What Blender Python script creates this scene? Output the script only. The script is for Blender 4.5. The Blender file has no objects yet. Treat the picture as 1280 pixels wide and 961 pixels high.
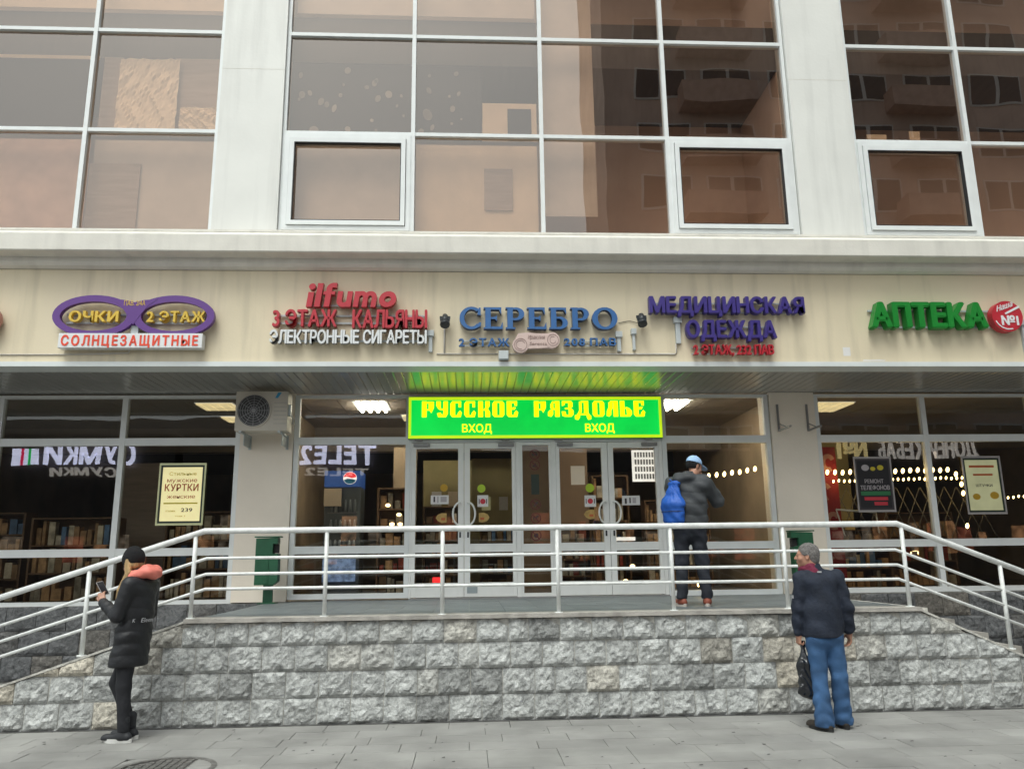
import bpy, bmesh, math, random
import numpy as np
from mathutils import Vector, Matrix
PI = math.pi
S = bpy.context.scene
col = S.collection
random.seed(7)
# ------------------------------------------------------------------ camera, world, sun, exposure
cam_d = bpy.data.cameras.new('camera'); cam = bpy.data.objects.new('camera', cam_d); col.objects.link(cam)
S.camera = cam
cam_d.sensor_fit = 'HORIZONTAL'; cam_d.sensor_width = 36.0
cam_d.lens = 36.0 * 1000.0 / 1280.0
cam_d.clip_start = 0.05; cam_d.clip_end = 1000
_p, _y, _r = math.radians(12.22), math.radians(-3.16), math.radians(-0.74)
_f = Vector((-math.sin(_y)*math.cos(_p), math.cos(_y)*math.cos(_p), math.sin(_p)))
_rt = Vector((math.cos(_y), math.sin(_y), 0)); _u = _rt.cross(_f)
_r2 = math.cos(_r)*_rt + math.sin(_r)*_u; _u2 = -math.sin(_r)*_rt + math.cos(_r)*_u
cam.matrix_world = Matrix(((_r2.x, _u2.x, -_f.x, 0), (_r2.y, _u2.y, -_f.y, 0), (_r2.z, _u2.z, -_f.z, 1.6), (0, 0, 0, 1)))
SUN_EL, SUN_AZ = math.radians(61), math.radians(200)      # azimuth from +Y clockwise: behind the camera
w = bpy.data.worlds.new('World'); S.world = w; w.use_nodes = True
nt = w.node_tree; nt.nodes.clear()
sky = nt.nodes.new('ShaderNodeTexSky'); sky.sky_type = 'NISHITA'; sky.sun_disc = False
sky.sun_elevation = SUN_EL; sky.sun_rotation = SUN_AZ; sky.dust_density = 4.0; sky.air_density = 1.0
hs = nt.nodes.new('ShaderNodeHueSaturation'); hs.inputs['Saturation'].default_value = 0.28
bg = nt.nodes.new('ShaderNodeBackground'); bg.inputs[1].default_value = 0.15
wo = nt.nodes.new('ShaderNodeOutputWorld')
nt.links.new(sky.outputs[0], hs.inputs['Color']); oc = nt.nodes.new('ShaderNodeVectorMath'); oc.operation = 'MULTIPLY'; oc.inputs[1].default_value = (.955, 1.0, .965)   # slightly green overcast
nt.links.new(hs.outputs[0], oc.inputs[0]); nt.links.new(oc.outputs[0], bg.inputs[0]); nt.links.new(bg.outputs[0], wo.inputs[0])
sd = bpy.data.lights.new('sun', 'SUN'); sd.energy = 0.75; sd.angle = math.radians(25); sd.color = (.98, 1.0, 0.93)
sun = bpy.data.objects.new('sun', sd); col.objects.link(sun)
_d = Vector((math.sin(SUN_AZ)*math.cos(SUN_EL), math.cos(SUN_AZ)*math.cos(SUN_EL), math.sin(SUN_EL)))
sun.rotation_euler = _d.to_track_quat('Z', 'Y').to_euler(); sun.location = (0, -5, 30)
S.view_settings.view_transform = 'Standard'; S.view_settings.look = 'None'
S.view_settings.exposure = 0.55; S.view_settings.gamma = 1.0; S.view_settings.use_curve_mapping = False
S.render.engine = 'CYCLES'
S.cycles.max_bounces = 7; S.cycles.transparent_max_bounces = 12; S.cycles.glossy_bounces = 4; S.cycles.diffuse_bounces = 3
S.cycles.caustics_reflective = False; S.cycles.caustics_refractive = False; S.cycles.sample_clamp_indirect = 6.0

# ------------------------------------------------------------------ materials
def srgb(r, g, b):
    f = lambda c: (c/255/12.92) if c/255 <= .04045 else ((c/255+.055)/1.055)**2.4
    return (f(r), f(g), f(b), 1)
def M(name, c, rough=.6, metal=0.0, var=.12, vscale=3.0, bump=0.0, bscale=60.0, emit=0.0, rnd=0.0, spec=.5, stretch=None, stain=0.0, coat=0.0):
    m = bpy.data.materials.new(name); m.use_nodes = True; n = m.node_tree; L = n.links
    b = n.nodes['Principled BSDF']; c = tuple(c[:3]) + (1,)
    b.inputs['Roughness'].default_value = rough; b.inputs['Metallic'].default_value = metal
    b.inputs['Specular IOR Level'].default_value = spec
    if coat: b.inputs['Coat Weight'].default_value = coat
    tc = n.nodes.new('ShaderNodeTexCoord'); mp = n.nodes.new('ShaderNodeMapping'); L.new(tc.outputs['Object'], mp.inputs[0])
    if rnd:
        oi0 = n.nodes.new('ShaderNodeObjectInfo'); ad0 = n.nodes.new('ShaderNodeVectorMath'); ad0.operation = 'ADD'
        L.new(tc.outputs['Object'], ad0.inputs[0]); L.new(oi0.outputs['Location'], ad0.inputs[1]); L.new(ad0.outputs[0], mp.inputs[0])
    if stretch: mp.inputs['Scale'].default_value = stretch
    noi = n.nodes.new('ShaderNodeTexNoise'); noi.inputs['Scale'].default_value = vscale; noi.inputs['Detail'].default_value = 6
    L.new(mp.outputs[0], noi.inputs[0])
    mr = n.nodes.new('ShaderNodeMapRange'); mr.inputs[1].default_value = .3; mr.inputs[2].default_value = .7
    mr.inputs[3].default_value = 1-var; mr.inputs[4].default_value = 1+var; L.new(noi.outputs[0], mr.inputs[0])
    last = mr.outputs[0]
    if rnd:
        oi = n.nodes.new('ShaderNodeObjectInfo'); r2 = n.nodes.new('ShaderNodeMapRange')
        r2.inputs[3].default_value = 1-rnd; r2.inputs[4].default_value = 1+rnd; L.new(oi.outputs['Random'], r2.inputs[0])
        mu = n.nodes.new('ShaderNodeMath'); mu.operation = 'MULTIPLY'; L.new(last, mu.inputs[0]); L.new(r2.outputs[0], mu.inputs[1]); last = mu.outputs[0]
    if stain:
        n3 = n.nodes.new('ShaderNodeTexNoise'); n3.inputs['Scale'].default_value = 1.0; n3.inputs['Detail'].default_value = 5
        m3 = n.nodes.new('ShaderNodeMapping'); m3.inputs['Scale'].default_value = (6, 6, .5); L.new(tc.outputs['Object'], m3.inputs[0]); L.new(m3.outputs[0], n3.inputs[0])
        r3 = n.nodes.new('ShaderNodeMapRange'); r3.inputs[1].default_value = .5; r3.inputs[2].default_value = .75; r3.inputs[3].default_value = 1; r3.inputs[4].default_value = 1-stain
        L.new(n3.outputs[0], r3.inputs[0]); mu = n.nodes.new('ShaderNodeMath'); mu.operation = 'MULTIPLY'; L.new(last, mu.inputs[0]); L.new(r3.outputs[0], mu.inputs[1]); last = mu.outputs[0]
    mx = n.nodes.new('ShaderNodeVectorMath'); mx.operation = 'SCALE'; mx.inputs[0].default_value = c[:3]; L.new(last, mx.inputs['Scale'])
    L.new(mx.outputs[0], b.inputs['Base Color'])
    if bump:
        n2 = n.nodes.new('ShaderNodeTexNoise'); n2.inputs['Scale'].default_value = bscale; n2.inputs['Detail'].default_value = 7
        L.new(mp.outputs[0], n2.inputs[0]); bp = n.nodes.new('ShaderNodeBump'); bp.inputs['Strength'].default_value = min(1, bump); bp.inputs['Distance'].default_value = .02
        L.new(n2.outputs[0], bp.inputs['Height']); L.new(bp.outputs[0], b.inputs['Normal'])
    if emit:
        L.new(mx.outputs[0], b.inputs['Emission Color']); b.inputs['Emission Strength'].default_value = emit
    return m
def glass(name, tint, ior, add, gcol=(1, 1, 1), wave=0.0, rough=0.0, mul=1.0):
    m = bpy.data.materials.new(name); m.use_nodes = True; n = m.node_tree; L = n.links; n.nodes.clear()
    o = n.nodes.new('ShaderNodeOutputMaterial'); mx = n.nodes.new('ShaderNodeMixShader')
    t = n.nodes.new('ShaderNodeBsdfTransparent'); t.inputs[0].default_value = tuple(tint)+(1,)
    g = n.nodes.new('ShaderNodeBsdfGlossy'); g.inputs[0].default_value = tuple(gcol)+(1,); g.inputs['Roughness'].default_value = rough
    fr = n.nodes.new('ShaderNodeFresnel'); fr.inputs[0].default_value = ior
    a = n.nodes.new('ShaderNodeMath'); a.operation = 'MULTIPLY_ADD'; a.inputs[1].default_value = mul; a.inputs[2].default_value = add; a.use_clamp = True
    L.new(fr.outputs[0], a.inputs[0])
    ge = n.nodes.new('ShaderNodeNewGeometry'); iv = n.nodes.new('ShaderNodeMath'); iv.operation = 'SUBTRACT'; iv.inputs[0].default_value = 1.0; L.new(ge.outputs['Backfacing'], iv.inputs[1])
    fb = n.nodes.new('ShaderNodeMath'); fb.operation = 'MULTIPLY'; L.new(a.outputs[0], fb.inputs[0]); L.new(iv.outputs[0], fb.inputs[1]); L.new(fb.outputs[0], mx.inputs[0]); L.new(t.outputs[0], mx.inputs[1]); L.new(g.outputs[0], mx.inputs[2]); L.new(mx.outputs[0], o.inputs[0])
    if wave:
        tc = n.nodes.new('ShaderNodeTexCoord'); no = n.nodes.new('ShaderNodeTexNoise'); no.inputs['Scale'].default_value = .9; no.inputs['Detail'].default_value = 1
        L.new(tc.outputs['Object'], no.inputs[0]); bp = n.nodes.new('ShaderNodeBump'); bp.inputs['Strength'].default_value = 1; bp.inputs['Distance'].default_value = wave
        L.new(no.outputs[0], bp.inputs['Height']); L.new(bp.outputs[0], g.inputs['Normal']); L.new(bp.outputs[0], fr.inputs['Normal'])
    return m
def stone_mat(name, light, dark, rnd):
    m = bpy.data.materials.new(name); m.use_nodes = True; n = m.node_tree; L = n.links; b = n.nodes['Principled BSDF']
    b.inputs['Roughness'].default_value = .85
    tc = n.nodes.new('ShaderNodeTexCoord'); oi = n.nodes.new('ShaderNodeObjectInfo')
    ad = n.nodes.new('ShaderNodeVectorMath'); ad.operation = 'ADD'; L.new(tc.outputs['Object'], ad.inputs[0]); L.new(oi.outputs['Location'], ad.inputs[1])
    n1 = n.nodes.new('ShaderNodeTexNoise'); n1.inputs['Scale'].default_value = 9; n1.inputs['Detail'].default_value = 10; n1.inputs['Distortion'].default_value = 1.6; n1.inputs['Roughness'].default_value = .65; L.new(ad.outputs[0], n1.inputs[0])
    cr = n.nodes.new('ShaderNodeValToRGB'); cr.color_ramp.elements[0].position = .36; cr.color_ramp.elements[0].color = dark+(1,); cr.color_ramp.elements[1].position = .6; cr.color_ramp.elements[1].color = light+(1,)
    L.new(n1.outputs[0], cr.inputs[0])
    r2 = n.nodes.new('ShaderNodeMapRange'); r2.inputs[3].default_value = 1-rnd; r2.inputs[4].default_value = 1+rnd*.6; L.new(oi.outputs['Random'], r2.inputs[0])
    # a few blocks are clearly darker
    lt = n.nodes.new('ShaderNodeMath'); lt.operation = 'LESS_THAN'; lt.inputs[1].default_value = .09; L.new(oi.outputs['Random'], lt.inputs[0])
    ml = n.nodes.new('ShaderNodeMath'); ml.operation = 'MULTIPLY_ADD'; ml.inputs[1].default_value = -.25; L.new(lt.outputs[0], ml.inputs[0]); L.new(r2.outputs[0], ml.inputs[2])
    # warm or cool cast per block
    h = n.nodes.new('ShaderNodeMath'); h.operation = 'MULTIPLY'; h.inputs[1].default_value = 37.7; L.new(oi.outputs['Random'], h.inputs[0])
    fr = n.nodes.new('ShaderNodeMath'); fr.operation = 'FRACT'; L.new(h.outputs[0], fr.inputs[0])
    wr = n.nodes.new('ShaderNodeValToRGB'); wr.color_ramp.elements[0].color = (.93, .98, 1.04, 1); wr.color_ramp.elements[1].color = (1.06, 1.0, .90, 1); wr.color_ramp.elements[0].position = .75; L.new(fr.outputs[0], wr.inputs[0])
    sc = n.nodes.new('ShaderNodeVectorMath'); sc.operation = 'SCALE'; L.new(cr.outputs[0], sc.inputs[0]); L.new(ml.outputs[0], sc.inputs['Scale'])
    n4 = n.nodes.new('ShaderNodeTexNoise'); n4.inputs['Scale'].default_value = 11; n4.inputs['Detail'].default_value = 4; n4.inputs['Distortion'].default_value = 2.2; L.new(ad.outputs[0], n4.inputs[0])
    s4 = n.nodes.new('ShaderNodeMath'); s4.operation = 'SUBTRACT'; s4.inputs[1].default_value = .5; L.new(n4.outputs[0], s4.inputs[0])
    a4 = n.nodes.new('ShaderNodeMath'); a4.operation = 'ABSOLUTE'; L.new(s4.outputs[0], a4.inputs[0])
    r4 = n.nodes.new('ShaderNodeMapRange'); r4.inputs[1].default_value = 0; r4.inputs[2].default_value = .028; r4.inputs[3].default_value = .60; r4.inputs[4].default_value = 1.0; L.new(a4.outputs[0], r4.inputs[0])
    sv = n.nodes.new('ShaderNodeVectorMath'); sv.operation = 'SCALE'; L.new(sc.outputs[0], sv.inputs[0]); L.new(r4.outputs[0], sv.inputs['Scale']); sc = sv
    mm = n.nodes.new('ShaderNodeVectorMath'); mm.operation = 'MULTIPLY'; L.new(sc.outputs[0], mm.inputs[0]); L.new(wr.outputs[0], mm.inputs[1]); L.new(mm.outputs[0], b.inputs['Base Color'])
    n2 = n.nodes.new('ShaderNodeTexNoise'); n2.inputs['Scale'].default_value = 22; n2.inputs['Detail'].default_value = 9; n2.inputs['Distortion'].default_value = .8; L.new(ad.outputs[0], n2.inputs[0])
    bp = n.nodes.new('ShaderNodeBump'); bp.inputs['Strength'].default_value = .7; bp.inputs['Distance'].default_value = .028
    L.new(n2.outputs[0], bp.inputs['Height']); L.new(bp.outputs[0], b.inputs['Normal'])
    return m
MT = dict(
 white_wall=M('white wall panel', (.77, .775, .74), .55, var=.04, vscale=1.5, stain=.13, bump=.08, bscale=25),
 cornice=M('white cornice plaster', (.72, .70, .64), .7, var=.05, vscale=4, stain=.12, bump=.1, bscale=40),
 fascia=M('beige fascia', (.74, .65, .475), .6, var=.06, vscale=1.2, stain=.19, bump=.06, bscale=30),
 pillar=M('beige pillar paint', (.88, .80, .69), .6, var=.05, vscale=1.4, bump=.1, bscale=35),
 frame=M('white window frame', (.78, .81, .81), .35, var=.04, vscale=5),
 doorframe=M('white door frame', (.85, .86, .84), .35, var=.04, vscale=5),
 edge=M('pale metal edge', (.70, .74, .74), .4, var=.05),
 slat=M('glossy grey ceiling slat', (.42, .42, .40), .24, metal=.4, var=.05, vscale=6, rnd=.04),
 backing=M('dark backing', (.03, .03, .03), .9),
 rail=M('white railing paint', (.72, .74, .73), .35, var=.14, vscale=9, bump=.15, bscale=90),
 stone=stone_mat('rock faced granite', (.60, .585, .54), (.28, .275, .255), .15),
 darkstone=stone_mat('dark rock faced granite', (.20, .195, .19), (.085, .085, .083), .18),
 mortar=M('mortar', (.52, .51, .47), .9, var=.3, vscale=20, bump=.5, bscale=70),
 coping=M('concrete coping', (.40, .38, .35), .85, var=.2, vscale=8, bump=.4, bscale=60, stain=.3),
 tile=M('blue grey porch tile', (.15, .17, .18), .5, var=.12, vscale=10, rnd=.1, bump=.2, bscale=80),
 paver=M('grey concrete paver', (.27, .268, .255), .85, var=.26, vscale=1.3, rnd=.08, bump=.35, bscale=110),
 ground=M('dark joint ground', (.09, .09, .088), .95, var=.2, vscale=10, bump=.3),
 iron=M('cast iron', (.19, .185, .175), .6, metal=.4, var=.3, vscale=20, bump=.4, bscale=90),
 red=M('red acrylic letter', (.48, .025, .04), .35, var=.06), white=M('white acrylic letter', (.72, .74, .75), .4, var=.05),
 blue=M('blue acrylic letter', (.035, .13, .34), .35, var=.06), navyletter=M('navy letter side', (.02, .05, .13), .4, var=.06),
 violet=M('violet acrylic letter', (.05, .035, .21), .35, var=.06), green=M('green acrylic letter', (.01, .22, .03), .35, var=.06),
 purple=M('purple spectacles frame', (.12, .04, .24), .35, var=.05), yellow=M('yellow acrylic letter', (.70, .48, .06), .4, var=.05),
 orange=M('orange red lettering', (.75, .07, .03), .45, var=.05), pink=M('pale pink panel', (.62, .48, .44), .5, var=.06),
 pinkline=M('dark pink print', (.30, .20, .18), .6), darkmetal=M('black metal', (.02, .025, .03), .4, var=.2, bump=.2),
 boxgrey=M('grey electric box', (.50, .54, .55), .45, var=.08), conduit=M('pale conduit', (.55, .52, .48), .5, var=.06), steel=M('grey steel', (.26, .26, .26), .4, metal=.5, var=.12),
 ac=M('air conditioner beige casing', (.56, .52, .45), .5, var=.05), acdark=M('dark fan grille', (.035, .035, .035), .6), aclogo=M('blue sticker', (.03, .28, .5), .5),
 bin=M('dark green bin paint', (.012, .085, .04), .45, var=.2, vscale=6, bump=.1), 
 signgreen=M('lit green sign face', (.0, .60, .06), .5, emit=.62, var=.16, vscale=1.6), signyellow=M('lit yellow letters', (1.0, .95, .0), .5, emit=.85, var=.02),
 signborder=M('lit lime border', (.55, .80, .01), .5, emit=.55, var=.03), signside=M('green sign casing', (.02, .20, .04), .5),
 pink_block=M('pinkish brown rendered wall', (.72, .56, .49), .8, var=.16, vscale=.6, stain=.2), pale_block=M('pale panel wall', (.52, .46, .40), .8, var=.1, vscale=.5),
 darkwin=M('dark window glass', (.03, .03, .035), .1, spec=.6), balc=M('balcony panel', (.62, .44, .37), .7, var=.15), kiosk=M('dark kiosk front', (.10, .09, .085), .6, var=.3, vscale=1.5),
 kioskdim=M('dim lit kiosk goods', (.30, .24, .18), .6, emit=1.1, var=1.0, vscale=3.5), kioskred=M('reddish kiosk goods', (.34, .10, .06), .6, emit=1.2, var=1.0, vscale=3.0), kioskwarm=M('warm lit kiosk window', (.42, .21, .10), .6, emit=1.7, var=1.0, vscale=2.5),
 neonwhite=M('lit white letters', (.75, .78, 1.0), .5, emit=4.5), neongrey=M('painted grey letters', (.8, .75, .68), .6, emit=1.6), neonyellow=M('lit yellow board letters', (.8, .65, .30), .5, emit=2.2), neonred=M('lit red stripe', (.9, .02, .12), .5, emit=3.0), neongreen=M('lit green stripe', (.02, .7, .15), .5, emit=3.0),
 tan=M('tan hardboard', (.78, .65, .50), .85, var=.10, vscale=2, bump=.1, bscale=20), graywood=M('grey brown board', (.42, .34, .29), .85, var=.12, vscale=2, stretch=(1, 1, 9)), sheet=M('crumpled pale sheet', (.88, .74, .56), .75, var=.08), charcoal=M('charcoal sheet', (.025, .025, .03), .8, var=.12), slabgrey=M('grey floor slab edge', (.085, .08, .08), .8, var=.12, vscale=2, stretch=(8, 1, 1)), patch=M('pale oval patch', (.27, .25, .22), .8, rnd=.3), mauve=M('mauve board', (.66, .59, .53), .8, var=.08), officewall=M('office wall', (.74, .59, .50), .9, var=.2, vscale=.7),
 inwall=M('shop inner wall', (.40, .30, .20), .8, var=.25, vscale=1.2), infloor=M('shop floor tile', (.22, .19, .15), .35, var=.15), inceil=M('shop ceiling tile', (.32, .27, .22), .9, var=.06), olive=M('olive wall panel', (.42, .36, .18), .7, var=.15, vscale=2), brownpanel=M('brown door-side panel', (.34, .23, .15), .6, var=.1), woodshelf=M('shop shelf wood', (.16, .09, .045), .6, var=.2),
 lamp=M('lit fluorescent tube', (1, .95, .82), .5, emit=32.0, var=.0), lampwarm=M('dim warm ceiling lamp', (.9, .75, .42), .5, emit=.62, var=.15), lampcase=M('lamp reflector', (.5, .5, .46), .3, emit=.5), bulb=M('lit warm bulb', (1.0, .72, .30), .4, emit=9.0, var=.0), cable=M('dark cable', (.02, .02, .02), .6),
 fridge=M('fridge grey body', (.13, .15, .16), .4, var=.1), bottle=M('drink bottles', (.25, .28, .30), .3, rnd=.5, var=.2), goods=M('boxed goods', (.42, .25, .12), .5, rnd=.6, var=.4, vscale=9), goodsw=M('pale boxed goods', (.52, .46, .36), .5, rnd=.4, var=.4, vscale=9), goodsb=M('blue boxed goods', (.08, .16, .30), .5, rnd=.5, var=.4, vscale=9), goodsr=M('red boxed goods', (.35, .05, .03), .5, rnd=.5, var=.4, vscale=9),
 logob=M('blue print', (.03, .10, .36), .4, emit=.25), logor=M('red print', (.7, .03, .04), .4, emit=.8), logow=M('white print', (.8, .8, .8), .4, emit=.9),
 paper=M('white paper', (.74, .73, .72), .7, var=.04), lime=M('lime sticker', (.42, .60, .03), .5), amber=M('amber sticker', (.50, .30, .02), .5), gold=M('gold sticker', (.48, .32, .10), .5, var=.2, vscale=20), redprint=M('red print flat', (.55, .04, .06), .6), darkprint=M('dark print', (.05, .045, .05), .6), darkred=M('dark red print', (.13, .02, .025), .6), blackgreen=M('dark green notice', (.02, .035, .025), .5),
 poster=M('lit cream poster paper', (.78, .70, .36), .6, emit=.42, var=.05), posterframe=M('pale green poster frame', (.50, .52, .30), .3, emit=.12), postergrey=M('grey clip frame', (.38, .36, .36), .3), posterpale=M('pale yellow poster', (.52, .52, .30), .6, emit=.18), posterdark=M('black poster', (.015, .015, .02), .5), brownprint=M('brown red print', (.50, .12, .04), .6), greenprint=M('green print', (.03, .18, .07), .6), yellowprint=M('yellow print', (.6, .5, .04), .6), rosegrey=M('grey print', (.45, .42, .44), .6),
 banner=M('red banner cloth', (.30, .015, .02), .7, var=.15), bannerprint=M('banner pink pattern', (.5, .25, .2), .7), lattice=M('folding grille steel', (.22, .20, .17), .5, metal=.3), whitetube=M('white tube', (.7, .7, .68), .4), wallplate=M('grey plate', (.35, .4, .42), .4),
 bluelit=M('blue lit crate', (.16, .24, .42), .4, emit=.5, var=.5, vscale=14), redbit=M('red tag', (.8, .02, .02), .5, emit=.6), floortrim=M('grey threshold', (.28, .28, .28), .6),
 glass_low=glass('shop window glass', (.85, .84, .80), 1.75, .0, wave=.0025), glass_up=glass('bronze tinted glass', (.87, .80, .74), 1.6, .12, gcol=(.95, .88, .82), wave=.003))

# ------------------------------------------------------------------ mesh helpers
OFF = {}
def tag(o, label=None, cat=None, group=None, kind=None):
    if label: o['label'] = label
    if cat: o['category'] = cat
    if group: o['group'] = group
    if kind: o['kind'] = kind
    return o
def empty(name, loc, label=None, cat=None, group=None, rz=0):
    o = bpy.data.objects.new(name, None); o.empty_display_size = .2; col.objects.link(o); o.location = loc; o.rotation_euler[2] = rz
    OFF[o.name] = Vector(loc); return tag(o, label, cat, group)
def link(name, me, m, parent=None, smooth=False):
    """mesh in world coordinates -> object, child offset removed"""
    if m is not None and not me.materials: me.materials.append(m)
    o = bpy.data.objects.new(name, me); col.objects.link(o)
    if parent is not None:
        off = OFF.get(parent.name, Vector((0, 0, 0)))
        me.transform(Matrix.Translation(-off)); o.parent = parent
        OFF[o.name] = off
    else: OFF[o.name] = Vector((0, 0, 0))
    if smooth:
        for p in me.polygons: p.use_smooth = True
    return o
class MB:
    def __init__(s): s.bm = bmesh.new()
    def box(s, x0, x1, y0, y1, z0, z1, bev=0):
        v = [s.bm.verts.new(p) for p in ((x0, y0, z0), (x1, y0, z0), (x1, y1, z0), (x0, y1, z0), (x0, y0, z1), (x1, y0, z1), (x1, y1, z1), (x0, y1, z1))]
        fs = [s.bm.faces.new([v[i] for i in q]) for q in ((0, 3, 2, 1), (4, 5, 6, 7), (0, 1, 5, 4), (1, 2, 6, 5), (2, 3, 7, 6), (3, 0, 4, 7))]
        if bev:
            es = list({e for f in fs for e in f.edges}); bmesh.ops.bevel(s.bm, geom=es, offset=bev, segments=2, affect='EDGES', profile=.6)
        return s
    def quad(s, pts): s.bm.faces.new([s.bm.verts.new(p) for p in pts]); return s
    def prism(s, pts, y0, y1):
        """polygon in x,z given counter-clockwise seen from -Y, extruded y0 (front) to y1"""
        a = [s.bm.verts.new((p[0], y0, p[1])) for p in pts]; b = [s.bm.verts.new((p[0], y1, p[1])) for p in pts]; n = len(pts)
        s.bm.faces.new(a); s.bm.faces.new(b[::-1])
        for i in range(n): s.bm.faces.new((a[i], b[i], b[(i+1) % n], a[(i+1) % n]))
        return s
    def strip(s, outer, inner, y0, y1, closed):
        n = len(outer); O = [[s.bm.verts.new((p[0], y, p[1])) for p in outer] for y in (y0, y1)]; I = [[s.bm.verts.new((p[0], y, p[1])) for p in inner] for y in (y0, y1)]
        for i in range(n if closed else n-1):
            j = (i+1) % n
            s.bm.faces.new((O[0][i], O[0][j], I[0][j], I[0][i])); s.bm.faces.new((O[1][j], O[1][i], I[1][i], I[1][j]))
            s.bm.faces.new((O[0][j], O[0][i], O[1][i], O[1][j])); s.bm.faces.new((I[0][i], I[0][j], I[1][j], I[1][i]))
        if not closed:
            s.bm.faces.new((O[0][0], I[0][0], I[1][0], O[1][0])); s.bm.faces.new((I[0][-1], O[0][-1], O[1][-1], I[1][-1]))
        return s
    def tube(s, pts, r, seg=10, r1=None, caps=True):
        P = [Vector(p) for p in pts]; rings = []
        for i, p in enumerate(P):
            t = (P[min(i+1, len(P)-1)] - P[max(i-1, 0)]).normalized()
            if 0 < i < len(P)-1:
                a = (P[i]-P[i-1]).normalized(); b = (P[i+1]-P[i]).normalized(); k = 1/max(.3, math.cos(a.angle(b)/2))
            else: k = 1
            up = Vector((0, 0, 1)) if abs(t.z) < .9 else Vector((0, 1, 0))
            u = t.cross(up).normalized(); v = u.cross(t)
            rr = r if r1 is None else r+(r1-r)*i/(len(P)-1)
            rings.append([s.bm.verts.new(p+rr*(math.cos(2*PI*j/seg)*u+k*math.sin(2*PI*j/seg)*v)) for j in range(seg)])
        for a, b in zip(rings, rings[1:]):
            for j in range(seg): f = s.bm.faces.new((a[j], a[(j+1) % seg], b[(j+1) % seg], b[j])); f.smooth = True
        if caps: s.bm.faces.new(rings[0][::-1]); s.bm.faces.new(rings[-1])
        return s
    def disc(s, cx, cz, rx, rz, y0, y1, seg=24, rot=0):
        c, sn = math.cos(rot), math.sin(rot)
        return s.prism([(cx+rx*math.cos(a)*c-rz*math.sin(a)*sn, cz+rx*math.cos(a)*sn+rz*math.sin(a)*c) for a in (2*PI*i/seg for i in range(seg))], y0, y1)
    def ring(s, cx, cz, ro, ri, y0, y1, a0=0, a1=2*PI, seg=28):
        """ro,ri = (rx,rz)"""
        cl = abs(a1-a0-2*PI) < 1e-6; n = seg if cl else seg+1
        A = [a0+(a1-a0)*i/seg for i in range(n)]
        return s.strip([(cx+ro[0]*math.cos(a), cz+ro[1]*math.sin(a)) for a in A], [(cx+ri[0]*math.cos(a), cz+ri[1]*math.sin(a)) for a in A], y0, y1, cl)
    def ball(s, c, r, sx=1, sy=1, sz=1, u=12, v=8):
        mt = Matrix.Translation(c) @ Matrix.Diagonal((r*sx, r*sy, r*sz, 1)); g = bmesh.ops.create_uvsphere(s.bm, u_segments=u, v_segments=v, radius=1, matrix=mt)
        for vv in g['verts']:
            for f in vv.link_faces: f.smooth = True
        return s
    def mesh(s, name='m', recalc=True):
        if recalc: bmesh.ops.recalc_face_normals(s.bm, faces=s.bm.faces[:])
        me = bpy.data.meshes.new(name); s.bm.to_mesh(me); s.bm.free(); return me
    def build(s, name, m, parent=None): return link(name, s.mesh(name), m, parent)
def box(name, x0, x1, y0, y1, z0, z1, m, parent=None, bev=0): return MB().box(x0, x1, y0, y1, z0, z1, bev).build(name, MT[m] if isinstance(m, str) else m, parent)
def inst(name, me, loc, parent, m=None, scale=None, rot=None):
    """shared mesh in its own coordinates, placed in world coordinates"""
    o = bpy.data.objects.new(name, me); col.objects.link(o)
    off = OFF.get(parent.name, Vector((0, 0, 0))) if parent is not None else Vector((0, 0, 0))
    o.parent = parent; o.location = Vector(loc)-off; OFF[o.name] = Vector(loc)
    if scale: o.scale = scale
    if rot: o.rotation_euler = rot
    if m is not None and not me.materials: me.materials.append(m)
    return o

# ------------------------------------------------------------------ lettering
GL = {}
def glyph(ch, bold=0.0):
    """outline mesh of one character, height of capitals = 1, in x,z, front at y=0, thickness 1 to +y; returns (mesh arrays, xmin, xmax)"""
    k = (ch, round(bold, 3))
    if k in GL: return GL[k]
    c = bpy.data.curves.new('t', 'FONT'); c.body = ch; c.extrude = .5; c.resolution_u = 3
    o = bpy.data.objects.new('t', c); col.objects.link(o); bpy.context.view_layer.update()
    me = bpy.data.meshes.new_from_object(o.evaluated_get(bpy.context.evaluated_depsgraph_get()))
    bpy.data.objects.remove(o); bpy.data.curves.remove(c)
    k2 = 1/.728; vs = [(v.co.x*k2, .5-v.co.z, v.co.y*k2) for v in me.vertices]; fs = [tuple(p.vertices)[::1] for p in me.polygons]
    bpy.data.meshes.remove(me)
    if bold > 0:
        n = len(vs); V0, F0 = vs, fs; vs, fs = [], []
        for q, (dx, dz) in enumerate(((0, 0), (bold, 0), (-bold, 0), (0, bold*.7), (0, -bold*.7), (bold*.7, bold*.6), (-bold*.7, -bold*.6), (bold*.7, -bold*.6), (-bold*.7, bold*.6))):
            vs += [(v[0]+dx, v[1]+.011*q, v[2]+dz) for v in V0]; fs += [tuple(i+q*n for i in f) for f in F0]
    xs = [v[0] for v in vs]; GL[k] = (vs, fs, min(xs), max(xs)); return GL[k]
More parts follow.
